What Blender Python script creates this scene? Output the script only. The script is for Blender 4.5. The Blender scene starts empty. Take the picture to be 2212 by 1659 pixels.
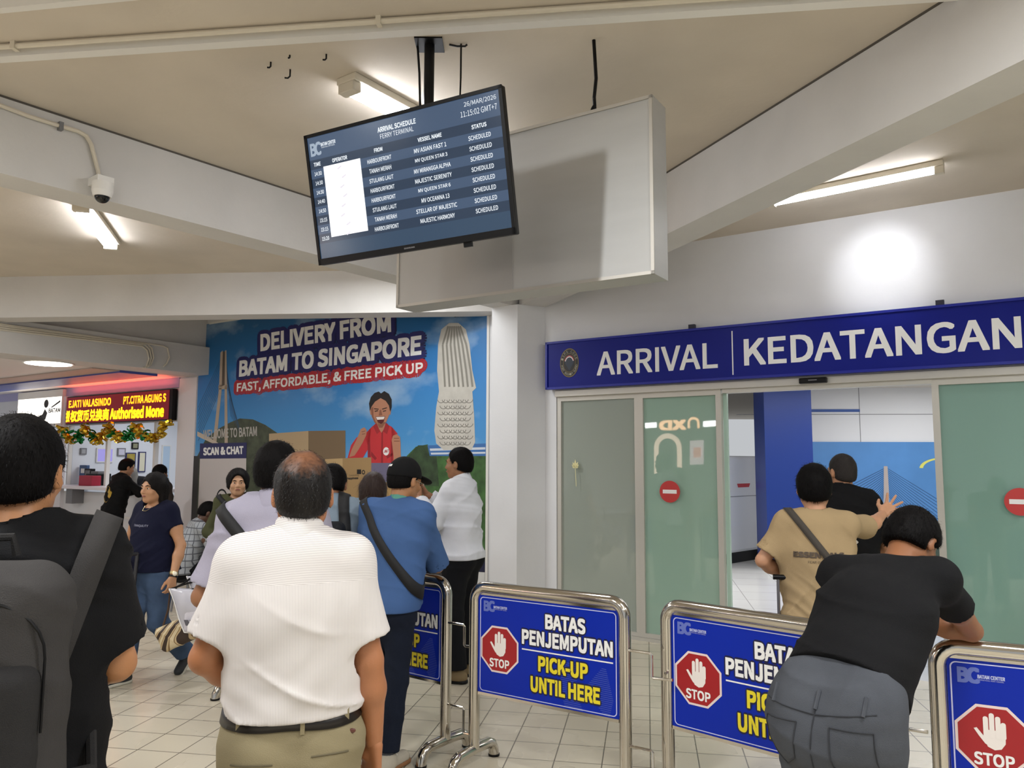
import bpy, math, random
import numpy as np
from mathutils import Vector, Matrix

# ---------------------------------------------------------------- camera
F_PX, CX, CY, EYE = 1680.0, 1106.0, 829.5, 1.70
PITCH, ROLL = math.radians(5.63), math.radians(.24)
SC = bpy.context.scene
COL = SC.collection
_f = np.array([0, math.cos(PITCH), math.sin(PITCH)])
_u0 = np.array([0, -math.sin(PITCH), math.cos(PITCH)])
_r0 = np.array([1., 0, 0])
_r = math.cos(ROLL) * _r0 + math.sin(ROLL) * _u0
_u = -math.sin(ROLL) * _r0 + math.cos(ROLL) * _u0
cam_data = bpy.data.cameras.new('camera')
cam_data.sensor_fit = 'HORIZONTAL'
cam_data.sensor_width = 36.0
cam_data.lens = F_PX / 2212.0 * 36.0
cam_data.clip_start = .05
cam = bpy.data.objects.new('camera', cam_data)
COL.objects.link(cam)
cam.matrix_world = Matrix(((_r[0], _u[0], -_f[0], 0), (_r[1], _u[1], -_f[1], 0),
                           (_r[2], _u[2], -_f[2], EYE), (0, 0, 0, 1)))
SC.camera = cam
# ---------------------------------------------------------------- colour management and light
SC.view_settings.view_transform = 'Standard'
SC.view_settings.look = 'None'
SC.view_settings.gamma = 1.0
SC.view_settings.use_curve_mapping = False
SC.view_settings.exposure = 0.15
world = bpy.data.worlds.new('hall_ambient')
SC.world = world
world.use_nodes = True
world.node_tree.nodes['Background'].inputs[0].default_value = (.93, .96, 1.0, 1)
world.node_tree.nodes['Background'].inputs[1].default_value = .5


def area_light(name, loc, rot, sx, sy, power, color=(1, .97, .93)):
    d = bpy.data.lights.new(name, 'AREA')
    d.shape = 'RECTANGLE'
    d.size, d.size_y, d.energy, d.color = sx, sy, power, color
    o = bpy.data.objects.new(name, d)
    COL.objects.link(o)
    o.location = loc
    o.rotation_euler = rot
    return o


# added fill lights without fittings, out of frame or hidden behind the screen
for x, y, rz, pw in ((-1.5, -.8, .4, 48), (2.2, -.8, -.3, 48), (.2, -3.8, 0, 60), (-4.8, 1.2, .8, 18), (4.4, 1.6, .8, 75), (-6.6, 5.2, .8, 135),
                     (-2.1, 1.3, .7, 80), (1.7, 1.5, -.5, 70), (-1.5, 7.55, .2, 30)):
    area_light('hall_fill_light', (x, y, 3.70), (0, 0, rz), 1.2, .12, pw, (.97, .985, 1))


# ---------------------------------------------------------------- measuring helpers
ORG = np.array([0, 0, EYE])


def ray(x, y):
    d = _f * F_PX + _r * (x - CX) - _u * (y - CY)
    return d / np.linalg.norm(d)


def on_z(x, y, z):
    d = ray(x, y)
    return ORG + d * ((z - EYE) / d[2])


def at_depth(x, y, dist):
    d = ray(x, y)
    return ORG + d * (dist / float(d @ _f))


def bear(deg):
    b = math.radians(deg)
    return np.array([math.sin(b), math.cos(b), 0.])


UPV = np.array([0, 0, 1.])


class Plane:
    """a flat surface in the place: origin, along, up, facing"""
    def __init__(self, o, ex, ey=UPV, n=None):
        self.o = np.array(o, float)
        self.ex = np.array(ex, float) / np.linalg.norm(ex)
        self.ey = np.array(ey, float) / np.linalg.norm(ey)
        self.n = np.cross(self.ex, self.ey) if n is None else np.array(n, float)

    def P(self, s, h, off=0.):
        return self.o + self.ex * s + self.ey * h + self.n * off

    def uv(self, x, y, off=0.):
        d = ray(x, y)
        o = self.o + self.n * off
        t = ((o - ORG) @ self.n) / (d @ self.n)
        q = ORG + d * t - o
        return float(q @ self.ex), float(q @ self.ey)


WALL = Plane(on_z(1390, 1384, 0), bear(124), UPV)      # arrival wall, faces the hall


# ---------------------------------------------------------------- materials
def lin(c):
    if isinstance(c, str):
        c = tuple(int(c[i:i + 2], 16) / 255 for i in (0, 2, 4))
    return tuple((v / 12.92 if v <= .04045 else ((v + .055) / 1.055) ** 2.4) for v in c)


_mats = {}


def mat(name, col, rough=.6, metal=0., bump=0., bscale=60., vary=0., vscale=3., emit=None, estr=0., spec=None,
        coat=0., sheen=0., stretch=(1, 1, 1)):
    if name in _mats:
        return _mats[name]
    m = bpy.data.materials.new(name)
    m.use_nodes = True
    nt = m.node_tree
    b = nt.nodes['Principled BSDF']
    c = lin(col)
    b.inputs['Base Color'].default_value = (*c, 1)
    b.inputs['Roughness'].default_value = rough
    b.inputs['Metallic'].default_value = metal
    if spec is not None:
        b.inputs['Specular IOR Level'].default_value = spec
    if coat:
        b.inputs['Coat Weight'].default_value = coat
        b.inputs['Coat Roughness'].default_value = .08
    if sheen:
        b.inputs['Sheen Weight'].default_value = sheen
    if emit is not None:
        b.inputs['Emission Color'].default_value = (*lin(emit), 1)
        b.inputs['Emission Strength'].default_value = estr
    if bump or vary:
        tc = nt.nodes.new('ShaderNodeTexCoord')
        mp = nt.nodes.new('ShaderNodeMapping')
        mp.inputs['Scale'].default_value = stretch
        nt.links.new(tc.outputs['Object'], mp.inputs[0])
    if bump:
        n = nt.nodes.new('ShaderNodeTexNoise')
        n.inputs['Scale'].default_value = bscale
        n.inputs['Detail'].default_value = 4
        bm = nt.nodes.new('ShaderNodeBump')
        bm.inputs['Strength'].default_value = bump
        bm.inputs['Distance'].default_value = .01
        nt.links.new(mp.outputs[0], n.inputs['Vector'])
        nt.links.new(n.outputs['Fac'], bm.inputs['Height'])
        nt.links.new(bm.outputs[0], b.inputs['Normal'])
    if vary:
        n = nt.nodes.new('ShaderNodeTexNoise')
        n.inputs['Scale'].default_value = vscale
        n.inputs['Detail'].default_value = 5
        r = nt.nodes.new('ShaderNodeMapRange')
        r.inputs['From Min'].default_value = .3
        r.inputs['From Max'].default_value = .7
        r.inputs['To Min'].default_value = 1 - vary
        r.inputs['To Max'].default_value = 1 + vary * .5
        mx = nt.nodes.new('ShaderNodeVectorMath')
        mx.operation = 'SCALE'
        mx.inputs[0].default_value = c
        nt.links.new(mp.outputs[0], n.inputs['Vector'])
        nt.links.new(n.outputs['Fac'], r.inputs['Value'])
        nt.links.new(r.outputs[0], mx.inputs['Scale'])
        nt.links.new(mx.outputs[0], b.inputs['Base Color'])
    _mats[name] = m
    return m


# ---------------------------------------------------------------- mesh helpers
def raw(name, verts, faces, m=None, parent=None, smooth=False):
    me = bpy.data.meshes.new(name)
    me.from_pydata([tuple(map(float, v)) for v in verts], [], faces)
    if m is not None:
        me.materials.append(m)
    if smooth:
        me.polygons.foreach_set('use_smooth', [True] * len(me.polygons))
    me.update()
    o = bpy.data.objects.new(name, me)
    COL.objects.link(o)
    if parent is not None:
        o.parent = parent
    return o


def raw_np(name, V, Q, m=None, parent=None, smooth=True):
    """fast mesh from numpy quads"""
    me = bpy.data.meshes.new(name)
    V = np.asarray(V, np.float32)
    Q = np.asarray(Q, np.int32)
    k = Q.shape[1]
    me.vertices.add(len(V))
    me.vertices.foreach_set('co', V.ravel())
    me.loops.add(Q.size)
    me.loops.foreach_set('vertex_index', Q.ravel())
    me.polygons.add(len(Q))
    me.polygons.foreach_set('loop_start', np.arange(0, Q.size, k, dtype=np.int32))
    me.update(calc_edges=True)
    me.validate()
    if smooth:
        me.polygons.foreach_set('use_smooth', [True] * len(me.polygons))
    if m is not None:
        me.materials.append(m)
    o = bpy.data.objects.new(name, me)
    COL.objects.link(o)
    if parent is not None:
        o.parent = parent
    return o


class MB:
    """collects shapes, builds ONE mesh object"""
    def __init__(self):
        self.v, self.f = [], []

    def add(self, vs, fs):
        n = len(self.v)
        self.v += [tuple(map(float, p)) for p in vs]
        self.f += [tuple(i + n for i in f) for f in fs]
        return self

    def hexa(self, a):          # 8 points: bottom loop then top loop
        return self.add(a, [(3, 2, 1, 0), (4, 5, 6, 7), (0, 1, 5, 4), (1, 2, 6, 5), (2, 3, 7, 6), (3, 0, 4, 7)])

    def box(self, lo, hi):
        x0, y0, z0 = lo
        x1, y1, z1 = hi
        return self.hexa([(x0, y0, z0), (x1, y0, z0), (x1, y1, z0), (x0, y1, z0),
                          (x0, y0, z1), (x1, y0, z1), (x1, y1, z1), (x0, y1, z1)])

    def pbox(self, pl, s0, s1, h0, h1, o0, o1):   # box in a Plane's frame
        q = [pl.P(s0, h0, o0), pl.P(s1, h0, o0), pl.P(s1, h0, o1), pl.P(s0, h0, o1),
             pl.P(s0, h1, o0), pl.P(s1, h1, o0), pl.P(s1, h1, o1), pl.P(s0, h1, o1)]
        return self.add(q, [(0, 1, 2, 3), (7, 6, 5, 4), (4, 5, 1, 0), (5, 6, 2, 1), (6, 7, 3, 2), (7, 4, 0, 3)])

    def prism(self, plan, z0, z1):     # plan polygon counter-clockwise
        n = len(plan)
        vs = [(p[0], p[1], z0) for p in plan] + [(p[0], p[1], z1) for p in plan]
        fs = [tuple(range(n - 1, -1, -1)), tuple(range(n, 2 * n))]
        fs += [(i, (i + 1) % n, n + (i + 1) % n, n + i) for i in range(n)]
        return self.add(vs, fs)

    def tube(self, pts, r, seg=10, cap=True):
        pts = [np.array(p, float) for p in pts]
        rs = r if isinstance(r, (list, tuple)) else [r] * len(pts)
        vs, fs = [], []
        prev = None
        for i, p in enumerate(pts):
            t = pts[min(i + 1, len(pts) - 1)] - pts[max(i - 1, 0)]
            t = t / (np.linalg.norm(t) + 1e-9)
            if prev is None:
                a = np.array([0, 0, 1.]) if abs(t[2]) < .9 else np.array([1., 0, 0])
                x = np.cross(a, t)
            else:
                x = prev - t * (prev @ t)
            x /= np.linalg.norm(x) + 1e-9
            prev = x
            y = np.cross(t, x)
            for k in range(seg):
                an = 2 * math.pi * k / seg
                vs.append(p + rs[i] * (math.cos(an) * x + math.sin(an) * y))
        for i in range(len(pts) - 1):
            for k in range(seg):
                a, b = i * seg + k, i * seg + (k + 1) % seg
                fs.append((a, b, b + seg, a + seg))
        if cap:
            fs.append(tuple(range(seg - 1, -1, -1)))
            fs.append(tuple((len(pts) - 1) * seg + k for k in range(seg)))
        return self.add(vs, fs)

    def ball(self, c, r, seg=16, rings=10, ax=None, z0=-1., z1=1.):
        """ellipsoid (or slice of it) with optional axes"""
        r = (r, r, r) if not isinstance(r, (tuple, list)) else r
        A = np.eye(3) if ax is None else np.array(ax, float)
        vs, fs = [], []
        for i in range(rings + 1):
            ph = math.asin(z0) + (math.asin(z1) - math.asin(z0)) * i / rings
            for k in range(seg):
                t = 2 * math.pi * k / seg
                q = np.array([r[0] * math.cos(ph) * math.cos(t), r[1] * math.cos(ph) * math.sin(t), r[2] * math.sin(ph)])
                vs.append(np.array(c, float) + A.T @ q)
        for i in range(rings):
            for k in range(seg):
                a, b = i * seg + k, i * seg + (k + 1) % seg
                fs.append((a, b, b + seg, a + seg))
        fs.append(tuple(range(seg - 1, -1, -1)))
        fs.append(tuple(rings * seg + k for k in range(seg)))
        return self.add(vs, fs)

    def flat(self, pl, pts, off):
        n = len(pts)
        ar = sum(pts[i][0] * pts[(i + 1) % n][1] - pts[(i + 1) % n][0] * pts[i][1] for i in range(n))
        if ar < 0:
            pts = pts[::-1]
        return self.add([pl.P(s, h, off) for s, h in pts], [tuple(range(n))])

    def line(self, pl, pts, w, off):
        for (a, b) in zip(pts[:-1], pts[1:]):
            a, b = np.array(a, float), np.array(b, float)
            d = b - a
            L = np.linalg.norm(d)
            if L < 1e-6:
                continue
            q = np.array([-d[1], d[0]]) / L * w / 2
            self.flat(pl, [tuple(a - q), tuple(b - q), tuple(b + q), tuple(a + q)], off)
        return self

    def ring(self, pl, c, r0, r1, off, a0=0, a1=360, n=40, ky=1.):
        P0 = [(c[0] + r0 * math.cos(math.radians(a0 + (a1 - a0) * i / n)), c[1] + ky * r0 * math.sin(math.radians(a0 + (a1 - a0) * i / n))) for i in range(n + 1)]
        P1 = [(c[0] + r1 * math.cos(math.radians(a0 + (a1 - a0) * i / n)), c[1] + ky * r1 * math.sin(math.radians(a0 + (a1 - a0) * i / n))) for i in range(n + 1)]
        for i in range(n):
            self.flat(pl, [P0[i], P0[i + 1], P1[i + 1], P1[i]], off)
        return self

    def build(self, name, m, parent=None, smooth=False, bevel=0.):
        o = raw(name, self.v, self.f, m, parent, smooth)
        if smooth:
            try:
                o.data.set_sharp_from_angle(angle=math.radians(40))
            except Exception:
                pass
        if bevel:
            b = o.modifiers.new('bevel', 'BEVEL')
            b.width, b.segments, b.limit_method = bevel, 2, 'ANGLE'
        return o


def circ(c, r, n=32, ky=1., a0=0, a1=360):
    full = abs(a1 - a0) >= 360
    m = n if full else n + 1
    return [(c[0] + r * math.cos(math.radians(a0 + (a1 - a0) * i / n)), c[1] + ky * r * math.sin(math.radians(a0 + (a1 - a0) * i / n))) for i in range(m)]


def rrect(x0, y0, x1, y1, r, n=6):
    pts = []
    for cx, cy, a in ((x1 - r, y1 - r, 0), (x0 + r, y1 - r, 90), (x0 + r, y0 + r, 180), (x1 - r, y0 + r, 270)):
        for i in range(n + 1):
            t = math.radians(a + 90 * i / n)
            pts.append((cx + r * math.cos(t), cy + r * math.sin(t)))
    return pts


_FONT = None
try:      # sans serif that ships with Blender itself
    import os
    _FONT = bpy.data.fonts.load(os.path.join(bpy.utils.system_resource('DATAFILES'), 'fonts', 'Noto Sans CJK Regular.woff2'))
except Exception:
    pass


def text_geo(body, bold=0., spacing=1., shear=0., res=4):
    """outline of a line of lettering, fitted into the unit square"""
    cu = bpy.data.curves.new('lettering', 'FONT')
    cu.body = body
    if _FONT is not None:
        cu.font = _FONT
    cu.size = 1
    cu.space_character = spacing
    cu.shear = shear
    cu.resolution_u = res
    cu.fill_mode = 'BOTH'
    o = bpy.data.objects.new('lettering', cu)
    COL.objects.link(o)
    dg = bpy.context.evaluated_depsgraph_get()
    dg.update()
    ev = o.evaluated_get(dg)
    me = bpy.data.meshes.new_from_object(ev)
    vs = [(v.co.x, v.co.y) for v in me.vertices]
    fs = [tuple(p.vertices) for p in me.polygons]
    bpy.data.objects.remove(o)
    bpy.data.curves.remove(cu)
    bpy.data.meshes.remove(me)
    if bold:       # heavier strokes: the outline repeated around itself, each copy a hair above the last
        base, bf = vs, fs
        dirs = [(0, 0)] + [(i, j) for i in (-1, 0, 1) for j in (-1, 0, 1) if i or j]
        if bold > .03:
            dirs = [(0, 0)] + [(.5 * math.cos(k * math.pi / 4), .5 * math.sin(k * math.pi / 4)) for k in range(8)] + [(math.cos(k * math.pi / 8), math.sin(k * math.pi / 8)) for k in range(16)]
        vs, fs = [], []
        for k, (dx, dy) in enumerate(dirs):
            n = len(vs)
            vs += [(v[0] + dx * bold, v[1] + dy * bold, k) for v in base]
            fs += [tuple(i + n for i in f) for f in bf]
    return vs, fs


def box_of(vs):
    xs = [v[0] for v in vs]
    ys = [v[1] for v in vs]
    return min(xs), min(ys), max(xs), max(ys)


def put_text(mb, pl, body, bl, br, tl, off, bold=0., spacing=1., grow=None, pad=0., flip=False):
    """lettering into the parallelogram bl, br, tl (plane coordinates)"""
    vs, fs = text_geo(body, bold if grow is None else grow, spacing)
    ref = vs if grow is None else text_geo(body, bold, spacing)[0]
    x0, y0, x1, y1 = box_of(ref)
    bl, br, tl = (np.array(p, float) for p in (bl, br, tl))
    out = []
    for v in vs:
        x, y = v[0], v[1]
        lay = v[2] * .00004 if len(v) > 2 else 0
        a, b = (x - x0) / (x1 - x0), (y - y0) / (y1 - y0)
        if flip:
            a = 1 - a
        q = bl + (br - bl) * a + (tl - bl) * b
        out.append(pl.P(q[0], q[1], off + lay))
    if flip:
        fs = [f[::-1] for f in fs]
    mb.add(out, fs)
    return mb


def text_rect(mb, pl, body, x0, y0, x1, y1, off, **k):
    return put_text(mb, pl, body, (x0, y0), (x1, y0), (x0, y1), off, **k)


def empty(name, loc=(0, 0, 0), rz=0.):
    o = bpy.data.objects.new(name, None)
    o.empty_display_size = .1
    COL.objects.link(o)
    o.location = loc
    o.rotation_euler = (0, 0, rz)
    return o


def tag(o, label, cat, group=None, kind=None):
    o['label'] = label
    o['category'] = cat
    if group:
        o['group'] = group
    if kind:
        o['kind'] = kind
    return o


def struct(o):
    o['kind'] = 'structure'
    return o


def copy_tree(o, parent=None):
    c = o.copy()
    COL.objects.link(c)
    if parent is not None:
        c.parent = parent
    for ch in list(o.children):
        copy_tree(ch, c)
    return c
# ================================================================ the hall
CEIL, BEAM = 3.80, 3.34
M_ceil = mat('ceiling_paint', 'cfc5b6', .85, bump=.15, bscale=25, vary=.10, vscale=1.3)
M_beam = mat('beam_paint', 'd2d0cd', .8, bump=.12, bscale=30, vary=.06, vscale=2)
M_wall = mat('wall_paint', 'dfe0e2', .42, bump=.08, bscale=40, vary=.05, vscale=1.6)
M_white = mat('white_enamel', 'e6e4df', .45)
M_white2 = mat('ivory_plastic', 'd8d0bf', .5)
M_black = mat('black_plastic', '09090b', .4, spec=.25)
M_alu = mat('aluminium_frame', 'c9c6bd', .42, .35, bump=.05, bscale=80)
M_steel = mat('polished_steel', 'c9c4bb', .14, 1.)
M_navy = mat('navy_print', '1b1f5c', .35)
M_lett = mat('white_vinyl', 'f2f2f0', .4)
M_black_ink = mat('black_ink', '121214', .45)
M_grey = mat('grey_plastic', '77777a', .5)


def tiled(name, tile, grout, size, bearing, gw, rough):
    m = bpy.data.materials.new(name)
    m.use_nodes = True
    nt = m.node_tree
    b = nt.nodes['Principled BSDF']
    tc = nt.nodes.new('ShaderNodeTexCoord')
    mp = nt.nodes.new('ShaderNodeMapping')
    mp.vector_type = 'TEXTURE'
    mp.inputs['Rotation'].default_value = (0, 0, -math.radians(bearing))
    nt.links.new(tc.outputs['Object'], mp.inputs[0])
    br = nt.nodes.new('ShaderNodeTexBrick')
    br.offset = 0.
    br.squash = 1.
    br.inputs['Scale'].default_value = 1.
    br.inputs['Brick Width'].default_value = size
    br.inputs['Row Height'].default_value = size
    br.inputs['Mortar Size'].default_value = gw
    br.inputs['Mortar Smooth'].default_value = .3
    br.inputs['Color1'].default_value = (*lin(tile), 1)
    br.inputs['Color2'].default_value = (*[v * .93 for v in lin(tile)], 1)
    br.inputs['Mortar'].default_value = (*lin(grout), 1)
    nt.links.new(mp.outputs[0], br.inputs['Vector'])
    n = nt.nodes.new('ShaderNodeTexNoise')
    n.inputs['Scale'].default_value = 2.2
    n.inputs['Detail'].default_value = 2
    nt.links.new(tc.outputs['Object'], n.inputs['Vector'])
    mr = nt.nodes.new('ShaderNodeMapRange')
    mr.inputs['To Min'].default_value = .96
    mr.inputs['To Max'].default_value = 1.03
    nt.links.new(n.outputs['Fac'], mr.inputs['Value'])
    vm = nt.nodes.new('ShaderNodeVectorMath')
    vm.operation = 'SCALE'
    nt.links.new(br.outputs['Color'], vm.inputs[0])
    nt.links.new(mr.outputs[0], vm.inputs['Scale'])
    nt.links.new(vm.outputs[0], b.inputs['Base Color'])
    r2 = nt.nodes.new('ShaderNodeMapRange')
    r2.inputs['To Min'].default_value = rough - .01
    r2.inputs['To Max'].default_value = rough + .02
    nt.links.new(n.outputs['Fac'], r2.inputs['Value'])
    nt.links.new(r2.outputs[0], b.inputs['Roughness'])
    bm = nt.nodes.new('ShaderNodeBump')
    bm.inputs['Strength'].default_value = .25
    bm.inputs['Distance'].default_value = .002
    bm.invert = True
    nt.links.new(br.outputs['Fac'], bm.inputs['Height'])
    nt.links.new(bm.outputs[0], b.inputs['Normal'])
    return m


M_floor = tiled('hall_tiles', 'd2c9b4', '6f675a', .27, 9.8, .004, .27)
M_floor_in = tiled('inner_tiles', 'dcdad6', '8d8a84', .6, 9.8, .004, .16)
LIM = (-16, -6, 11, 24)
# hall floor in front of the arrival wall line, inner floor behind it
wl, wr = WALL.P(-14, 0), WALL.P(9, 0)
fl = [(wl[0], wl[1]), (-16, -6), (11, -6), (wr[0], wr[1])]
struct(MB().prism(fl, -.1, 0).build('floor', M_floor))
fi = [(wr[0], wr[1]), (13, 24), (-12, 24), (wl[0], wl[1])]
struct(MB().prism(fi, -.1, 0).build('floor_inner', M_floor_in))
struct(MB().prism(fl, CEIL, CEIL + .1).build('ceiling', M_ceil))
fi2 = [tuple((np.array(fi[0]) - WALL.n[:2] * .13)), fi[1], fi[2], tuple((np.array(fi[3]) - WALL.n[:2] * .13))]
struct(MB().prism(fi2, 3.0, 3.1).build('ceiling_inner', mat('inner_ceiling', 'cfc8bd', .8)))

# arrival wall with the door opening and the booth windows
DOOR_L, DOOR_R, HEAD = -.96, 5.2, 2.43
w = MB()
w.pbox(WALL, -7.66, DOOR_L, 0, CEIL, -.12, 0)
w.pbox(WALL, DOOR_L, 7.5, HEAD, CEIL, -.12, 0)
w.pbox(WALL, DOOR_R, 7.5, 0, HEAD, -.12, 0)
w.pbox(WALL, -11.05, -7.66, 2.28, CEIL, -.12, 0)
w.pbox(WALL, -11.05, -7.66, 0, 1.14, -.12, 0)
w.pbox(WALL, -14.5, -12.75, 0, CEIL, -.12, 0)
w.pbox(WALL, -12.75, -11.05, 2.28, CEIL, -.12, 0)
w.pbox(WALL, -12.75, -11.05, 0, .62, -.12, 0)
struct(w.build('wall_back', M_wall))
struct(MB().pbox(WALL, -7.2, -1.9, 0, .10, 0, .012).build('baseboard_back', mat('base_tile', '8f877c', .3, vary=.1)))
struct(MB().pbox(WALL, -7.66, -7.22, 0, 2.93, 0, .02).build('trim_1', mat('booth_pillar', 'e3dfe2', .5)))

# hexagonal column half sunk in the wall, and the beams that meet on it
cc = np.array([.078, 8.40])
hexa = [cc + .33 * bear(184 - 60 * k)[:2] for k in range(6)]
struct(MB().prism(hexa, 0, BEAM).build('column', M_wall))


def beam(name, a, b, side, width, z0, z1, m=M_beam):
    """a, b: plan points of the visible lower edge; side: bearing towards the back of the beam"""
    a, b, q = np.array(a, float), np.array(b, float), bear(side)[:2] * width
    plan = [a, b, b + q, a + q]
    ar = sum(plan[i][0] * plan[(i + 1) % 4][1] - plan[(i + 1) % 4][0] * plan[i][1] for i in range(4))
    if ar < 0:
        plan = plan[::-1]
    return struct(MB().prism(plan, z0, z1).build(name, m))


LB = np.array([-2.97, 4.33])
RB = np.array([1.97, 3.33])
FB = np.array([-3.16, 8.62])
beam('ceiling_beam', LB - bear(38)[:2] * 7, LB + bear(38)[:2] * 5.1, -52, .26, BEAM, CEIL)
beam('ceiling_beam', RB - bear(-21.4)[:2] * 7, RB + bear(-21.4)[:2] * 5.2, 68.6, .28, BEAM, CEIL)
beam('ceiling_beam', FB - bear(95.2)[:2] * 9, FB + bear(95.2)[:2] * 3.3, 5.2, .30, BEAM - .02, CEIL)
M_gap = mat('plaster_gap', '5a554e', .9)
for nm, pt, br, sd in (('trim_13', LB, 38, 128), ('trim_14', RB, -21.4, -111.4)):
    d_, n_ = bear(br)[:2], bear(sd)[:2]
    a_, b_ = pt - d_ * 7, pt + d_ * 5.0
    beam(nm, a_, b_, sd, .004, CEIL - .012, CEIL, M_gap)
# box beam that runs square into the poster wall
q0 = WALL.P(-6.95, 0, 0)[:2]
nb = WALL.n[:2]
struct(MB().prism([q0, q0 - WALL.ex[:2] * .55, q0 - WALL.ex[:2] * .55 + nb * 6.5, q0 + nb * 6.5][::1], 2.95, 3.36).build('ceiling_beam', M_beam))
q1 = q0 - WALL.ex[:2] * .10
struct(MB().prism([q1, q1 - WALL.ex[:2] * .4, q1 - WALL.ex[:2] * .4 + nb * 6.5, q1 + nb * 6.5], 3.36, CEIL).build('ceiling_beam', M_beam))

# lowered canopy in front of the exchange booths with its blue bands
M_canopy = mat('canopy_white', 'e9e2df', .55)
M_blue_band = mat('blue_band', '4a57a6', .45)
struct(MB().pbox(WALL, -14.5, -7.49, 2.95, 3.05, 0, 5.5).build('ceiling_canopy', M_canopy))
struct(MB().pbox(WALL, -14.5, -7.49, 2.915, 2.949, .49, 1.06).build('trim_2', M_blue_band))
struct(MB().pbox(WALL, -14.5, -7.67, 2.80, 2.949, .001, .02).build('trim_3', mat('lavender_band', 'a9a7cf', .5)))
struct(MB().pbox(WALL, -14.5, -7.49, 2.935, 2.949, 1.06, 1.45).build('trim_4', mat('brown_band', 'b9a79d', .6)))

# side and inner rooms
struct(MB().box((10.9, -6, 0), (11, 24, CEIL)).build('wall_right', M_wall))
struct(MB().box((-16, -6, 0), (-15.9, 24, CEIL)).build('wall_left', M_wall))
INNER = Plane((2.0, 14.0, 0), bear(95.5), UPV)
struct(MB().pbox(INNER, 2.45, 9, 0, 3.0, -.1, 0).build('wall_inner', mat('inner_wall', 'e4e4e6', .5)))

# ================================================================ glass doors
M_frost = {}


def frosted(name, col, rough, trans, refl):
    m = bpy.data.materials.new(name)
    m.use_nodes = True
    nt = m.node_tree
    nt.nodes.clear()
    out = nt.nodes.new('ShaderNodeOutputMaterial')
    di = nt.nodes.new('ShaderNodeBsdfDiffuse')
    di.inputs[0].default_value = (*lin(col), 1)
    tr = nt.nodes.new('ShaderNodeBsdfTranslucent')
    tr.inputs[0].default_value = (*lin(col), 1)
    gl = nt.nodes.new('ShaderNodeBsdfGlossy')
    gl.inputs['Roughness'].default_value = rough
    fr = nt.nodes.new('ShaderNodeFresnel')
    fr.inputs[0].default_value = refl
    m1 = nt.nodes.new('ShaderNodeMixShader')
    m1.inputs[0].default_value = trans
    m2 = nt.nodes.new('ShaderNodeMixShader')
    nt.links.new(di.outputs[0], m1.inputs[1])
    nt.links.new(tr.outputs[0], m1.inputs[2])
    nt.links.new(fr.outputs[0], m2.inputs[0])
    nt.links.new(m1.outputs[0], m2.inputs[1])
    nt.links.new(gl.outputs[0], m2.inputs[2])
    nt.links.new(m2.outputs[0], out.inputs[0])
    return m


G_left = frosted('frosted_grey_glass', 'b4bdb2', .02, .3, 1.7)
G_mid = frosted('frosted_green_glass', 'c0dccb', .02, .5, 1.7)
G_right = frosted('frosted_teal_glass', 'aacfc1', .02, .5, 1.6)


def pane(name, s0, s1, h0, h1, o0, o1, glass, fw=.05, top=None):
    f = MB()
    t = top or fw
    f.pbox(WALL, s0, s0 + fw, h0, h1, o0, o1)
    f.pbox(WALL, s1 - fw, s1, h0, h1, o0, o1)
    f.pbox(WALL, s0 + fw, s1 - fw, h0, h0 + fw * .8, o0, o1)
    f.pbox(WALL, s0 + fw, s1 - fw, h1 - t, h1, o0, o1)
    r = struct(f.build(name, M_alu))
    g = MB().pbox(WALL, s0 + fw, s1 - fw, h0 + fw * .8, h1 - t, (o0 + o1) / 2 - .006, (o0 + o1) / 2 + .006)
    return r, g.build('glass', glass, r)


struct(MB().pbox(WALL, -.96, 5.2, 2.365, 2.43, -.10, .03).build('trim_5', M_alu, bevel=.004))
struct(MB().pbox(WALL, .82, 2.53, 2.328, 2.3645, -.09, .0).build('trim_6', M_alu))
W1, _ = pane('window_1', -.955, -.03, .03, 2.365, -.07, -.01, G_left, .045)
D1, _ = pane('door_1', -.03, .80, .03, 2.365, -.065, -.005, G_mid, .05)
D2 = struct(MB().pbox(WALL, .80, .835, .03, 2.33, -.11, -.07).build('door_2', mat('green_edge_glass', 'b5d2c2', .15)))
D3, _ = pane('door_3', 2.525, 3.95, .03, 2.365, -.065, -.005, G_right, .05)
W2, _ = pane('window_2', 3.95, 5.2, .03, 2.365, -.07, -.01, G_right, .045)
struct(MB().pbox(WALL, -.96, .83, 0, .028, -.1, .02).build('trim_7', M_alu))
struct(MB().pbox(WALL, 2.53, 5.2, 0, .028, -.1, .02).build('trim_8', M_alu))

# red no-entry discs stuck on the glass
M_red = mat('no_entry_red', 'c23a38', .5)


def no_entry(s, h, label, parent_note):
    r = MB().flat(WALL, circ((s, h), .103, 36), .003)
    o = r.build('no_entry_sticker', M_red)
    MB().flat(WALL, [(s - .07, h - .018), (s + .07, h - .018), (s + .07, h + .018), (s - .07, h + .018)], .0045).build('bar', M_lett, o)
    return tag(o, label, 'sticker', 'no entry stickers on the glass doors')


s_, h_ = WALL.uv(1447, 1062)
no_entry(s_, h_, 'round red no entry sticker on the green pane beside the open doorway', 0)
s_, h_ = WALL.uv(2204, 1084)
no_entry(s_, h_, 'round red no entry sticker on the teal pane behind the leaning man', 0)
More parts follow.
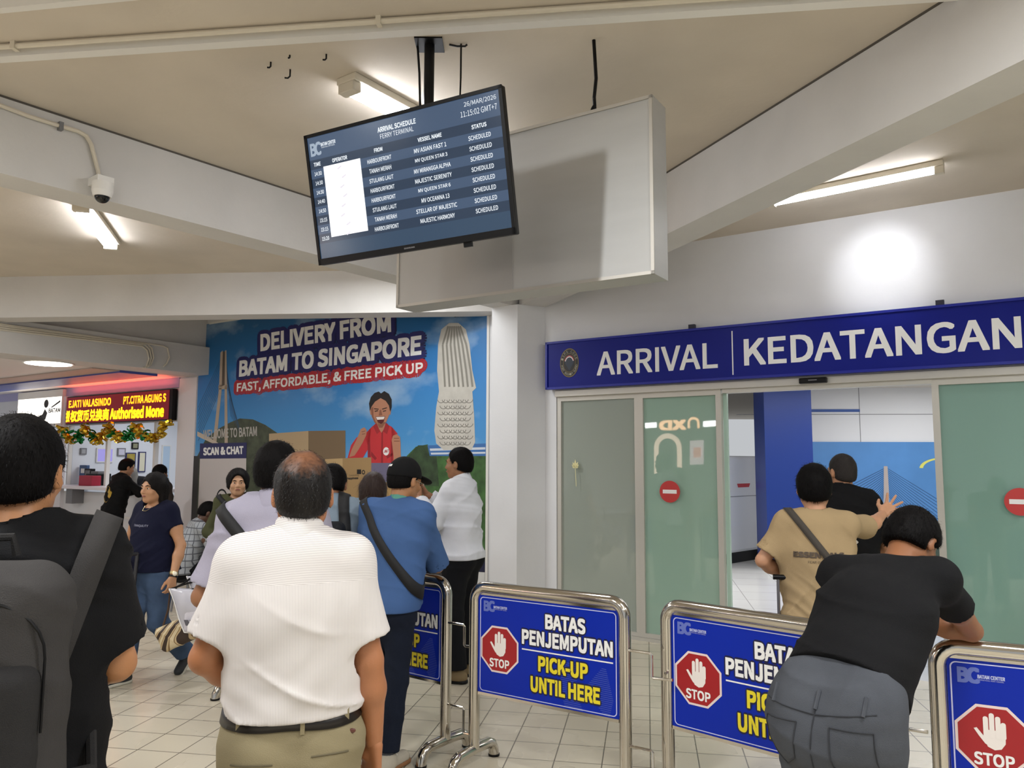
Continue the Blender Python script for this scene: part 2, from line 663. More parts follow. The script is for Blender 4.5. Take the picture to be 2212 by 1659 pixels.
# small gold leaf sticker on the grey pane
lf = MB()
cx0, cy0 = WALL.uv(1243, 1010)
for a in (60, 90, 120, 35, 145, 10, 170):
    t = math.radians(a)
    d = np.array([math.cos(t), math.sin(t)])
    nn = np.array([-d[1], d[0]])
    L = .085 - .0006 * abs(a - 90)
    c = np.array([cx0, cy0])
    lf.flat(WALL, [tuple(c), tuple(c + d * L * .5 + nn * .012), tuple(c + d * L), tuple(c + d * L * .5 - nn * .012)], .003)
lf.line(WALL, [(cx0, cy0), (cx0 + .01, cy0 - .19)], .006, .0035)
tag(lf.build('leaf_sticker', mat('pale_gold', 'e6dfa8', .4, .2)), 'small pale gold leaf sticker with long stem on the grey glass pane', 'sticker')

# door sensor over the opening
so = MB().pbox(WALL, 1.52, 1.75, 2.372, 2.42, .031, .075).build('door_sensor', M_black, bevel=.008)
tag(so, 'black motion sensor box under the blue arrival sign', 'sensor')
MB().pbox(WALL, 1.60, 1.67, 2.395, 2.403, .0755, .078).build('lens', M_grey, so)

# ================================================================ arrival sign
M_sign = mat('sign_blue', '0d1a80', .38, spec=.2)
M_sign_fr = mat('sign_frame_blue', '172493', .35, spec=.4)
S0, S1, H0, H1 = -1.035, 3.95, 2.44, 2.94
sg = MB().pbox(WALL, S0, S1, H0, H1, .035, .085).build('arrival_sign', M_sign)
tag(sg, 'long blue sign with white words ARRIVAL and KEDATANGAN over the glass doors', 'sign')
fr = MB()
for a in ((S0, S1, H0, H0 + .022), (S0, S1, H1 - .022, H1), (S0, S0 + .022, H0, H1), (S1 - .022, S1, H0, H1)):
    fr.pbox(WALL, *a, .085, .10)
fr.build('frame', M_sign_fr, sg)
t = MB()
text_rect(t, WALL, 'ARRIVAL', -.435, 2.555, .812, 2.792, .0865, bold=.006)
t.build('arrival_lettering', M_lett, sg)
t = MB()
text_rect(t, WALL, 'KEDATANGAN', 1.055, 2.555, 3.15, 2.803, .0865, bold=.008)
t.build('kedatangan_lettering', M_lett, sg)
MB().pbox(WALL, .946, .956, 2.482, 2.884, .0855, .0875).build('divider', M_lett, sg)
for s in (.56, 2.62):
    MB().pbox(WALL, s - .03, s + .03, H1, H1 + .045, .03, .07).build('bracket', mat('bracket_dark', '2a2a3a', .5), sg)
em = MB().flat(WALL, circ((-.752, 2.706), .112, 40, 1.36), .0865).build('emblem', M_black_ink, sg)
g = MB()
g.ring(WALL, (-.752, 2.706), .104, .109, .0872, ky=1.36)
g.ring(WALL, (-.752, 2.706), .070, .073, .0872, ky=1.36)
g.build('gold_rings', mat('gold_ink', '8f7a3e', .4), em)
g = MB()


def arc_text(mb, s, c, r, ky, a0, a1, size, off, up=1):
    for i, ch in enumerate(s):
        if ch == ' ':
            continue
        a = math.radians(a0 + (a1 - a0) * i / max(1, len(s) - 1))
        d = np.array([math.cos(a), math.sin(a)])
        rad = d if up > 0 else -d
        x = np.array([rad[1], -rad[0]])
        p = np.array([c[0] + r * d[0], c[1] + ky * r * d[1]])
        bl = p - x * size * .4 - rad * size * .5
        put_text(mb, WALL, ch, bl, bl + x * size * .8, bl + rad * size, off)


arc_text(g, 'ISPS CODE', (-.752, 2.706), .088, 1.36, 160, 20, .024, .0875)
arc_text(g, 'PORT SECURITY GUARD', (-.752, 2.706), .088, 1.36, 195, 345, .022, .0875, -1)
g.build('emblem_lettering', mat('pale_ink', 'a9a690', .4), em)
MB().flat(WALL, [(-.80, 2.765), (-.752, 2.79), (-.704, 2.765), (-.704, 2.70), (-.752, 2.625), (-.80, 2.70)], .0874).build('shield', mat('shield_blue', '1c2a3c', .4), em)
g = MB().ring(WALL, (-.752, 2.70), .054, .062, .0878, 20, 160, ky=1.36)
g.build('arc', mat('arc_red', 'b0403c', .4), em)
g = MB().ring(WALL, (-.752, 2.70), .046, .053, .0878, 20, 160, ky=1.36)
g.build('arc', M_lett, em)
# ================================================================ wall poster
def pp(pts, off=0.):
    return [WALL.uv(x, y, off) for x, y in pts]


PO = .013
pm = bpy.data.materials.new('poster_sky')
pm.use_nodes = True
nt = pm.node_tree
b = nt.nodes['Principled BSDF']
b.inputs['Roughness'].default_value = .33
tc = nt.nodes.new('ShaderNodeTexCoord')
sx = nt.nodes.new('ShaderNodeSeparateXYZ')
nt.links.new(tc.outputs['Object'], sx.inputs[0])
mr = nt.nodes.new('ShaderNodeMapRange')
mr.inputs['From Min'].default_value = 1.2
mr.inputs['From Max'].default_value = 3.7
nt.links.new(sx.outputs['Z'], mr.inputs['Value'])
cr = nt.nodes.new('ShaderNodeValToRGB')
for i, (p, c) in enumerate(((0., '86bce0'), (.3, '4a95d2'), (.6, '2f80c6'), (1., '155a8e'))):
    e = cr.color_ramp.elements[i] if i < 2 else cr.color_ramp.elements.new(p)
    e.position = p
    e.color = (*lin(c), 1)
nt.links.new(mr.outputs[0], cr.inputs[0])
no = nt.nodes.new('ShaderNodeTexNoise')
no.inputs['Scale'].default_value = 1.1
no.inputs['Detail'].default_value = 7
mp = nt.nodes.new('ShaderNodeMapping')
mp.inputs['Scale'].default_value = (1, 1, 1.8)
nt.links.new(tc.outputs['Object'], mp.inputs[0])
nt.links.new(mp.outputs[0], no.inputs['Vector'])
m2 = nt.nodes.new('ShaderNodeMapRange')
m2.inputs['From Min'].default_value = .54
m2.inputs['From Max'].default_value = .85
m2.inputs['To Max'].default_value = .8
nt.links.new(no.outputs['Fac'], m2.inputs['Value'])
mx = nt.nodes.new('ShaderNodeMix')
mx.data_type = 'RGBA'
nt.links.new(m2.outputs[0], mx.inputs['Factor'])
nt.links.new(cr.outputs[0], mx.inputs[6])
mx.inputs[7].default_value = (*lin('c9e0ee'), 1)
nt.links.new(mx.outputs[2], b.inputs['Base Color'])

PX0, PX1, PH0, PH1 = -7.2, -1.855, .13, 3.72
po = MB().pbox(WALL, PX0, PX1, PH0, PH1, .001, .012).build('wall_poster', pm)
tag(po, 'huge blue delivery service poster covering the wall left of the column', 'poster')
f = MB()
f.pbox(WALL, PX1, PX1 + .03, PH0, PH1, .001, .016)
f.pbox(WALL, PX0 + .22, PX1, PH1 - .01, PH1 + .02, .001, .016)
f.build('frame', M_white, po)


def art(name, col, polys, off, parent=None, vary=0., vs=6., rough=.4):
    mb = MB()
    for p in polys:
        mb.flat(WALL, pp(p), off)
    return mb.build(name, mat('print_' + col + ('v' if vary else ''), col, rough, vary=vary, vscale=vs), parent or po)


# hills, trees, dark foot of the print
art('hills', '49503c', [[(415, 1175), (428, 985), (445, 950), (470, 928), (500, 912), (520, 904), (548, 906), (575, 918), (600, 935), (640, 965), (700, 985), (700, 1180)]], PO, vary=.45, vs=9)
art('trees', '3f6632', [[(860, 1180), (872, 1010), (880, 985), (900, 965), (925, 960), (950, 985), (990, 985), (1020, 982), (1053, 975), (1053, 1200), (860, 1200)]], PO, vary=.5, vs=8)
art('trees', '33492c', [[(880, 1050), (884, 985), (905, 962), (930, 962), (945, 985), (950, 1050)]], PO + .0006, vary=.5, vs=10)
art('dark_border', '34312e', [[(400, 1240), (418, 985), (432, 985), (424, 1165), (500, 1168), (700, 1178), (1052, 1205), (1052, 1420), (400, 1290)]], PO + .0008)
art('rooftop', '3d6fae', [[(925, 962), (1052, 958), (1052, 985), (930, 985)]], PO + .0009)
art('rooftop', 'cfd8e2', [[(930, 969), (1050, 966), (1050, 971), (931, 974)], [(932, 978), (1050, 976), (1050, 980), (933, 982)]], PO + .0012)
# bridge
br = art('bridge', 'b9a895', [[(478, 762), (483, 757), (482, 835), (475, 836)], [(488, 757), (491, 757), (494, 960), (487, 960), (487, 830)],
                              [(474, 832), (493, 830), (493, 840), (474, 842)], [(475, 838), (481, 838), (469, 960), (461, 960)]], PO + .0012)
art('bridge_mast', '5d5148', [[(483, 760), (488, 759), (487, 832), (481, 834)]], PO + .0014, br)
cb = MB()
for i in range(9):
    cb.line(WALL, pp([(481, 770 + i * 8), (430, 880 + i * 9)]), .008, PO + .0010)
    cb.line(WALL, pp([(490, 770 + i * 7), (500 + i * 3, 900 + i * 5)]), .006, PO + .0010)
cb.build('cables', mat('print_cable', '3a5878', .4), br)
art('bridge_deck', 'c9bba9', [[(428, 932), (445, 940), (475, 958), (475, 964), (440, 948), (428, 942)]], PO + .0015, br)
tx = MB()
put_text(tx, WALL, 'WELCOME TO BATAM', *pp([(441, 949), (557, 942), (441, 929)]), PO + .0018, bold=.01)
tx.build('welcome_lettering', mat('print_pale', 'b8b4ae', .45), po)
# headline
lines = (('DELIVERY FROM', [(564.5, 760), (847, 718), (564.5, 722)]), ('BATAM TO SINGAPORE', [(518, 815), (912, 767), (519.5, 779)]))
gr = MB()
for s, q in lines:
    put_text(gr, WALL, s, *pp(q), PO + .002, bold=.016, grow=.085)
hl = gr.build('headline_outline', mat('print_navy', '1e1f63', .4), po)
gr = MB()
for s, q in lines:
    put_text(gr, WALL, s, *pp([(x + 1, y + 3) for x, y in q]), PO + .0015, bold=.016, grow=.10)
gr.build('headline_shadow', mat('print_navy2', '15164a', .4), po)
tx = MB()
for s, q in lines:
    put_text(tx, WALL, s, *pp(q), PO + .003, bold=.016)
tx.build('headline_lettering', M_lett, po)
q3 = ('FAST, AFFORDABLE, & FREE PICK UP', [(513, 851), (915, 810), (514, 828)])
gr = MB()
put_text(gr, WALL, q3[0], *pp(q3[1]), PO + .0022, bold=.012, grow=.13)
gr.build('subhead_outline', mat('print_red', 'b3242c', .4), po)
tx = MB()
put_text(tx, WALL, q3[0], *pp(q3[1]), PO + .003, bold=.012)
tx.build('subhead_lettering', M_lett, po)
tx = MB()
put_text(tx, WALL, 'EXPRESS', *pp([(983, 686), (1012, 684), (983, 679)]), PO + .0015, bold=.02)
tx.build('small_lettering', mat('print_dark', '14304a', .4), po)
# pale stone monument, kept plain: draped upper half, scalloped lower half
mo = art('stone_monument', 'c7c4bb', [[(948, 745), (955, 712), (972, 698), (992, 698), (1008, 712), (1016, 745), (1022, 800), (1030, 838), (1022, 846), (1026, 900), (1028, 955), (1020, 972),
                                     (960, 972), (944, 958), (940, 930), (944, 880), (950, 846), (946, 800)]], PO + .0016, vary=.12)
fl_ = MB()
for k in range(7):
    x0 = 958 + k * 8.5
    fl_.line(WALL, pp([(x0 * .5 + 982 * .5, 705), (x0, 745), (x0 + 3 + k, 800), (x0 + 5 + 1.4 * k, 836)]), .028, PO + .0021)
fl_.build('flutes', mat('print_stone_d', '8b887f', .5), mo)
sc_ = MB()
for r_ in range(8):
    for k in range(7 - (r_ % 2)):
        sc_.ring(WALL, WALL.uv(955 + k * 10 + (r_ % 2) * 5, 862 + r_ * 13), .05, .062, PO + .0022, 190, 350, 8, .8)
sc_.build('scallops', mat('print_stone_e', '8f8c84', .5), mo)
# cartons
cartons = [('b9a07c', [(583, 937), (668, 931), (668, 1010), (583, 1010)]), ('7d684d', [(668, 931), (748, 930), (748, 1012), (668, 1012)])]
for c, p in cartons:
    bx = art('printed_carton', c, [p], PO + .0014)
art('printed_carton', 'c2a576', [[(704, 992), (742, 990), (742, 1070), (704, 1070)]], PO + .0023)
bx = art('printed_carton', 'a8895c', [[(742, 990), (804, 988), (804, 1075), (742, 1075)]], PO + .0023)
tx = MB()
put_text(tx, WALL, 'Connecting', *pp([(756, 1030), (777, 1029), (756, 1025)]), PO + .003)
put_text(tx, WALL, 'Happiness', *pp([(751, 1037), (776, 1036), (751, 1031)]), PO + .003, bold=.02)
tx.flat(WALL, pp([(773, 1014), (782, 1014), (782, 1024), (773, 1024)]), PO + .003)
tx.ring(WALL, WALL.uv(787, 1020), .015, .028, PO + .003)
tx.build('carton_lettering', M_black_ink, bx)
art('printed_carton', 'b3925f', [[(800, 1040), (870, 1042), (872, 1120), (800, 1120)]], PO + .0021)
# printed man in a red shirt (part of the poster)
mn = art('printed_man', 'c62f35', [[(803, 924), (812, 916), (832, 914), (848, 922), (858, 938), (852, 960), (850, 1000), (796, 1000), (796, 960), (788, 940)],
                                  [(790, 938), (803, 924), (800, 965), (785, 990), (752, 992), (760, 962), (772, 945)],
                                  [(848, 922), (860, 936), (868, 985), (871, 1040), (846, 1034), (846, 985)]], PO + .0017)
art('shirt_shade', '962028', [[(826, 930), (829, 930), (829, 1000), (825, 1000)], [(796, 962), (801, 945), (803, 1000), (797, 1000)], [(846, 950), (850, 960), (851, 1000), (846, 1000)],
                              [(836, 985), (850, 978), (850, 984), (838, 991)], [(804, 975), (816, 990), (812, 994), (803, 984)]], PO + .0019, mn)
art('collar', 'a3242b', [[(808, 921), (815, 913), (823, 932), (816, 938)], [(836, 913), (843, 920), (838, 938), (829, 932)]], PO + .0028, mn)
art('trousers', '6f6a86', [[(800, 990), (845, 990), (842, 1040), (800, 1040)]], PO + .0015, mn)
sk = art('skin', 'b98266', [[(803, 880), (806, 868), (816, 862), (832, 860), (841, 866), (844, 880), (842, 898), (836, 912), (828, 921), (820, 922), (812, 914), (806, 900)],
                       [(778, 936), (781, 927), (789, 923), (794, 929), (793, 940), (786, 955), (776, 972), (768, 984), (756, 988), (762, 970), (772, 950)],
                       [(848, 950), (851, 941), (859, 938), (866, 944), (867, 955), (869, 1032), (853, 1030), (852, 985)], [(815, 912), (835, 912), (832, 926), (826, 935), (820, 926)],
                       [(800, 884), (804, 882), (806, 896), (802, 896)], [(843, 882), (847, 884), (845, 896), (842, 896)]], PO + .0026, mn)
art('skin_shade', '8f5b45', [[(803, 884), (808, 878), (809, 900), (816, 916), (811, 913), (805, 900)], [(818, 917), (832, 917), (828, 924), (821, 924)], [(822, 886), (825, 885), (828, 897), (820, 898)],
                             [(783, 932), (791, 930), (791, 932), (783, 934)], [(784, 937), (791, 936), (791, 938), (784, 939)], [(853, 946), (864, 946), (864, 948), (853, 948)], [(853, 952), (865, 952), (865, 954), (853, 954)]], PO + .0029, mn)
art('hair', '1c1718', [[(801, 888), (799, 872), (803, 858), (811, 849), (820, 846), (825, 850), (832, 845), (842, 851), (848, 863), (848, 880), (845, 890), (842, 876), (835, 866), (824, 860), (812, 868), (805, 878)]], PO + .003, mn)
art('features', '33201b', [[(810, 882), (820, 883), (820, 885), (810, 884)], [(827, 883), (838, 880), (838, 882), (828, 885)], [(811, 888), (818, 886), (819, 888), (812, 890)], [(829, 888), (836, 886), (836, 888), (829, 890)]], PO + .0032, mn)
art('mouth', '5a1c1c', [[(813, 900), (834, 899), (831, 911), (825, 916), (818, 912)]], PO + .0031, mn)
art('smile', 'f0e6e0', [[(814, 901), (833, 900), (831, 906), (817, 907)]], PO + .0033, mn)
bd = MB().flat(WALL, circ(WALL.uv(836, 975), .05, 20), PO + .003).build('badge', M_lett, mn)
tx = MB()
put_text(tx, WALL, 'J&T', *pp([(831, 978), (842, 977), (831, 972)]), PO + .0034, bold=.015)
tx.build('badge_lettering', mat('print_red', 'b3242c', .4), mn)
# scan and chat panel, card left empty
art('scan_header', '25265c', [[(434, 958), (535, 956), (534, 990), (433, 991)]], PO + .0022)
tx = MB()
put_text(tx, WALL, 'SCAN & CHAT', *pp([(441, 984), (528, 981), (441, 967)]), PO + .003, bold=.018)
tx.build('scan_lettering', M_lett, po)
art('scan_card', 'cdc6c4', [[(434, 991), (534, 990), (531, 1171), (427, 1166)]], PO + .0022)
ch = MB()
c0 = WALL.uv(481, 1075)
ch.ring(WALL, c0, .10, .125, PO + .003, 250, 590)
ch.flat(WALL, [(c0[0] - .12, c0[1] - .14), (c0[0] - .04, c0[1] - .115), (c0[0] - .11, c0[1] - .05)], PO + .003)
ch.ring(WALL, (c0[0] + .035, c0[1] + .035), .06, .09, PO + .003, 175, 275, 10)
ch.build('chat_icon', M_black_ink, po)
tx = MB()
put_text(tx, WALL, 'FOR MORE INFO', *pp([(429, 1187), (497, 1191), (429, 1176)]), PO + .003, bold=.014)
put_text(tx, WALL, 'DELIVERY', *pp([(430, 1204.5), (471, 1208), (430, 1194)]), PO + .003, bold=.014)
put_text(tx, WALL, 'BATAM TO', *pp([(430, 1223), (473, 1227), (430, 1212)]), PO + .003, bold=.014)
tx.build('info_lettering', M_lett, po)
art('address_header', '16193c', [[(940, 1195), (1049, 1200), (1049, 1235), (940, 1228)]], PO + .0022)
art('address_card', 'd5d5d2', [[(985, 1232), (1049, 1236), (1049, 1300), (985, 1296)]], PO + .0024)
tx = MB()
put_text(tx, WALL, 'M', *pp([(1015, 1220), (1030, 1221.5), (1015, 1200)]), PO + .003, bold=.015)
tx.build('address_initial', M_lett, po)
tx = MB()
put_text(tx, WALL, 'LAN,', *pp([(1005, 1250), (1032, 1253), (1005, 1239)]), PO + .003, bold=.015)
put_text(tx, WALL, 'OTA', *pp([(1005, 1267), (1030, 1270), (1005, 1256)]), PO + .003, bold=.015)
put_text(tx, WALL, '43', *pp([(1010, 1285), (1026, 1287), (1010, 1274)]), PO + .003, bold=.015)
tx.build('address_lettering', M_black_ink, po)

# ================================================================ arrival screen
TVC = np.array([-.504, 3.478, 2.977])
yaw, tilt = math.radians(117.466), math.radians(11.59)
tx_ = np.array([math.sin(yaw), math.cos(yaw), 0])
tn = np.cross(tx_, UPV)
tup = math.cos(tilt) * UPV + math.sin(tilt) * tn
rl = math.radians(.717)
tx2 = math.cos(rl) * tx_ + math.sin(rl) * tup
tup = -math.sin(rl) * tx_ + math.cos(rl) * tup
TV = Plane(TVC, tx2, tup)
TW, TH = 1.10, .6325
tv = MB().pbox(TV, -TW / 2, TW / 2, -TH / 2, TH / 2, -.035, -.002).build('arrival_screen', M_black, bevel=.006)
tag(tv, 'black flat screen showing the ferry arrival schedule, hung from the ceiling', 'screen')
bz = MB()
for a in ((-TW / 2, TW / 2, -TH / 2, -TH / 2 + .030), (-TW / 2, TW / 2, TH / 2 - .016, TH / 2), (-TW / 2, -TW / 2 + .016, -TH / 2, TH / 2), (TW / 2 - .016, TW / 2, -TH / 2, TH / 2)):
    bz.pbox(TV, *a, -.002, .006)
bz.build('bezel', M_black, tv)
MB().pbox(TV, .28, .32, -TH / 2 - .022, -TH / 2, -.02, -.005).build('remote_sensor', M_black, tv)
MB().pbox(TV, -.3, .3, -.22, .12, -.075, -.034).build('rear_housing', M_black, tv, bevel=.01)
t = MB()
text_rect(t, TV, 'SAMSUNG', -.033, -TH / 2 + .011, .027, -TH / 2 + .018, .0064, bold=.02)
t.build('brand_lettering', M_grey, tv)
SX0, SX1, SY0, SY1 = -TW / 2 + .016, TW / 2 - .016, -TH / 2 + .030, TH / 2 - .016


def screen_mat(name, c, s=1.):
    return mat(name, '050505', .18, emit=c, estr=s)


scr = MB().flat(TV, [(SX0, SY0), (SX1, SY0), (SX1, SY1), (SX0, SY1)], .0005).build('display', screen_mat('screen_slate', '41536c', 1.), tv)
SWd, SHt = SX1 - SX0, SY1 - SY0


def su(u, v):
    return SX0 + u * SWd, SY1 - v * SHt


bands = MB()
top, bot = .185, .875
rows = 9
rh = (bot - top) / rows
for i in range(0, rows, 2):
    bands.flat(TV, [su(0, top + rh * (i + 1)), su(1, top + rh * (i + 1)), su(1, top + rh * i), su(0, top + rh * i)], .0008)
bands.build('dark_rows', screen_mat('screen_dark', '2a394d', 1.), scr)
bands = MB()
bands.flat(TV, [su(0, 1), su(1, 1), su(1, bot), su(0, bot)], .0008)
bands.build('foot_band', screen_mat('screen_foot', '33475d', 1.), scr)
wb = MB().flat(TV, [su(.075, .835), su(.285, .835), su(.285, .255), su(.075, .255)], .0010)
wb.build('operator_column', screen_mat('screen_white', 'ffffff', 1.15), scr)
M_stx = screen_mat('screen_text', 'e8eef4', 1.)
def srow(s, u0, u1, v, hgt=.034, bold=.006, m=None):
    st = MB()
    x0, y0 = su(u0, v + hgt / 2 * SHt / SHt)
    x1, _ = su(u1, v)
    y1 = y0 + hgt * SHt
    text_rect(st, TV, s, x0, y0, x1, y1, .0014, bold=bold)
    st.build('lettering', M_stx, scr)


srow('ARRIVAL SCHEDULE', .395, .595, .075, .040, .012)
srow('FERRY TERMINAL', .405, .58, .128, .036, .0)
srow('26/MAR/2026', .835, .985, .05, .042, .0)
srow('11:15:02 GMT+7', .815, .985, .115, .042, .0)
heads = (('TIME', .022, .062), ('OPERATOR', .13, .215), ('FROM', .365, .41), ('VESSEL NAME', .595, .715), ('STATUS', .86, .93))
for s, a, b_ in heads:
    srow(s, a, b_, top + rh * .5, .032, .012)
tbl = [('14:30', 'HARBOURFRONT', 'MV ASIAN FAST 1'), ('14:30', 'TANAH MERAH', 'MV QUEEN STAR 3'), ('14:30', 'STULANG LAUT', 'MV MIRANGGA ALPHA'),
       ('14:40', 'HARBOURFRONT', 'MAJESTIC SERENITY'), ('14:50', 'HARBOURFRONT', 'MV QUEEN STAR 6'), ('15:15', 'STULANG LAUT', 'MV OCEANNA 13'),
       ('15:15', 'TANAH MERAH', 'STELLAR OF MAJESTIC'), ('15:20', 'HARBOURFRONT', 'MAJESTIC HARMONY')]
for i, (a, b_, c) in enumerate(tbl):
    v = top + rh * (i + 1.5)
    srow(a, .02, .062, v, .032)
    wd = len(b_) * .0108
    srow(b_, .387 - wd / 2, .387 + wd / 2, v)
    wd = len(c) * .0108
    srow(c, .652 - wd / 2, .652 + wd / 2, v)
    srow('SCHEDULED', .84, .945, v)
x0, y0 = su(.085, .135)
srow('BATAM CENTER', .075, .16, .075, .030, .012)
srow('INTERNATIONAL FERRY TERMINAL', .077, .155, .100, .010, .0)
lg = MB()
text_rect(lg, TV, 'B', *su(.012, .155), *su(.045, .05), .0014, bold=.015)
text_rect(lg, TV, 'C', *su(.040, .155), *su(.075, .045), .0013, bold=.015)
lg.build('terminal_logo', screen_mat('screen_logo', '9aa8b8', 1.), scr)
lg = MB()
for i, u in enumerate((.15, .17, .155, .165, .15, .14, .165, .16)):
    v = top + rh * (i + 1.45)
    lg.flat(TV, [su(u, v), su(u + .025, v - .02), su(u + .03, v - .012), su(u + .008, v + .008)], .0014)
lg.build('operator_marks', screen_mat('screen_marks', 'd9d3dc', 1.1), scr)
# pole and cables of the screen
pole_top = np.array([-.425, 3.754, CEIL])
pl_ = MB().tube([pole_top, pole_top - UPV * .62], .026, 14)
pl_.tube([pole_top - UPV * .62, pole_top - UPV * .95], .020, 14)
pl_.box((pole_top[0] - .07, pole_top[1] - .07, CEIL - .008), (pole_top[0] + .07, pole_top[1] + .07, CEIL))
pl_.build('ceiling_pole', M_black, tv)
am = MB().tube([pole_top - UPV * .9, TVC - TV.n * .07], .022, 10)
am.build('mount_arm', M_black, tv)
c0 = np.array([-.487, 3.763, CEIL])
cable = MB().tube([c0, c0 + (.012, 0, -.15), c0 + (.02, -.01, -.35), c0 + (.03, -.03, -.62), c0 + (.05, -.1, -.7)], .006, 7)
cable.build('power_cable', M_black, tv)

# ================================================================ blank steel board
BD = Plane((.403, 3.661, 0), bear(122.5), UPV)
bs0, bs1, bh0, bh1, bt = -1.253, .297, 2.556, 3.414, .165
M_brush = mat('brushed_steel', 'c6c6c4', .58, 1., bump=.015, bscale=14, vary=.04, vscale=2.2, stretch=(1, 1, 5))
sb = MB().pbox(BD, bs0, bs1, bh0, bh1, -bt, 0).build('steel_signboard', M_brush)
tag(sb, 'blank brushed steel sign box hanging behind the arrival screen', 'signboard')
fr = MB()
for a in ((bs0, bs1, bh0, bh0 + .016), (bs0, bs1, bh1 - .016, bh1), (bs0, bs0 + .016, bh0, bh1), (bs1 - .016, bs1, bh0, bh1)):
    fr.pbox(BD, *a, 0, .007)
fr.build('edge_trim', mat('steel_trim', 'c6c2ba', .5, 1.), sb)
MB().pbox(BD, bs0 + .016, bs0 + .775, bh0 + .016, bh1 - .2, .0005, .0025).build('front_sheet', mat('brushed_steel_dull', 'bcbbb8', .5, 1., bump=.02, bscale=14, vary=.05, vscale=2.5), sb)
cp = np.array([.403, 3.661 + .05, CEIL])
ch = MB().tube([cp, cp - UPV * .2 + (.01, 0, 0), cp - UPV * .3, cp + (.004, 0, -.39)], .009, 8)
ch.tube([cp + (.004, 0, -.33), cp + (-.012, 0, -.36), cp + (-.02, .01, -.385)], .006, 6)
ch.build('hanging_cable', M_black, sb)
cp = np.array([-.265, 3.753, CEIL])
ch = MB().tube([cp, cp - UPV * .18, cp + (-.03, .3, -.39)], .005, 6)
ch.tube([cp + (-.06, 0, -.004), cp + (-.02, 0, -.012), cp + (.02, 0, -.012), cp + (.03, 0, -.003)], .005, 6)
ch.build('hanging_wire', M_black, sb)

# ================================================================ ceiling lamps and ducts
M_tube = mat('tube_glow', 'ffffff', .4, emit='f4f6ff', estr=85)


M_tube2 = mat('bare_tube_glow', 'ffffff', .4, emit='f4f6ff', estr=24)
M_diff = mat('diffuser_glow', 'ffffff', .4, emit='f4f6ff', estr=34)


def tube_lamp(p0, p1, label, wide=True):
    p0, p1 = np.array(p0, float), np.array(p1, float)
    d = (p1 - p0) / np.linalg.norm(p1 - p0)
    L = np.linalg.norm(p1 - p0)
    pl = Plane(p0 + UPV * (CEIL - p0[2]), d, -UPV)
    hw_ = .075 if wide else .03
    o = MB().pbox(pl, -.03, L + .03, 0, .042, -hw_, hw_).build('ceiling_lamp', M_white2, bevel=.006)
    tag(o, label, 'lamp', 'tube lamps on the ceiling')
    for a in (0., L):
        MB().pbox(pl, a - .03, a + .03, .042, .095, -hw_ * .8, hw_ * .8).build('lamp_holder', M_white2, o, bevel=.004)
    if wide:
        MB().pbox(pl, .03, L - .03, .0425, .085, -.052, .052).build('diffuser', M_diff, o, bevel=.012)
        return o
    MB().tube([pl.P(.03, .066), pl.P(L - .03, .066)], .022, 12).build('tube', M_tube2, o, smooth=True)
    return o


tube_lamp((-.90, 4.10, 0), (-.20, 5.08, 0), 'lit tube lamp with ivory housing, half hidden behind the arrival screen')
tube_lamp((-3.52, 6.17, 0), (-3.87, 7.33, 0), 'lit tube lamp behind the dome camera under the sloping beam')
tube_lamp((2.98, 5.26, 0), (2.05, 5.99, 0), 'lit tube lamp over the arrival sign, half cut by the beam', False)
spd = bpy.data.lights.new('wall_hotspot_light', 'SPOT')  # added spot without a fitting, makes the bright patch on the arrival wall
spd.energy, spd.spot_size, spd.spot_blend, spd.shadow_soft_size, spd.color = 36, math.radians(56), 1., .04, (.93, .95, 1)
spo = bpy.data.objects.new('wall_hotspot_light', spd)
COL.objects.link(spo)
spo.location = (2.55, 5.60, 3.70)
spo.rotation_euler = (Vector(tuple(WALL.P(2.2, 3.30))) - Vector((2.55, 5.60, 3.70))).to_track_quat('-Z', 'Y').to_euler()

dk = MB()
dA, dB = np.array([-4.6, 4.09, 0]), np.array([3.6, 3.06, 0])
dd = (dB - dA) / np.linalg.norm(dB - dA)
DK = Plane(dA + UPV * CEIL, dd, -UPV, np.cross(dd, -UPV))
dk.pbox(DK, 0, 8.3, 0, .045, -.03, .03)
dko = dk.build('cable_duct', M_white)
tag(dko, 'long white cable duct crossing the ceiling in front of the screen', 'duct')
MB().tube([DK.P(0, .02, -.075 * (1 if DK.n[1] > 0 else -1)), DK.P(8.3, .02, -.075 * (1 if DK.n[1] > 0 else -1))], .014, 8).build('conduit', M_white2, dko, smooth=True)
for s in (2.1, 4.0, 5.9):
    sg_ = -1 if DK.n[1] > 0 else 1
    MB().pbox(DK, s - .012, s + .012, 0, .04, sg_ * .095, sg_ * .055).build('clamp', M_white2, dko)
d2 = MB()
dA = on_z(-60, 12, CEIL)
dB = on_z(120, -6, CEIL)
dd = (dB - dA) / np.linalg.norm(dB - dA)
D2P = Plane(dA, dd, -UPV)
d2.pbox(D2P, 0, 1.2, 0, .04, -.02, .02)
tag(d2.build('cable_duct', M_white), 'short piece of white duct at the upper left corner of the ceiling', 'duct')

# small hooks left in the ceiling
for i, (x, y, lab) in enumerate(((627, 150, 'black bent hook under the ceiling, lowest and largest of four'), (585, 134, 'small dark hook under the ceiling nearest the sloping beam'),
                                 (705, 117, 'small dark hook under the ceiling nearest the screen pole'), (626, 119, 'tiny dark nail under the ceiling above the bent hook'))):
    p = on_z(x, y, CEIL)
    k = (.95, .6, .6, .3)[i]
    h = MB().tube([p + (0, 0, .004), p + (.0, 0, -.04 * k), p + (-.012 * k, 0, -.052 * k), p + (-.03 * k, 0, -.05 * k)], .0045, 6)
    tag(h.build('ceiling_hook', M_black), lab, 'hook', 'hooks in the ceiling')

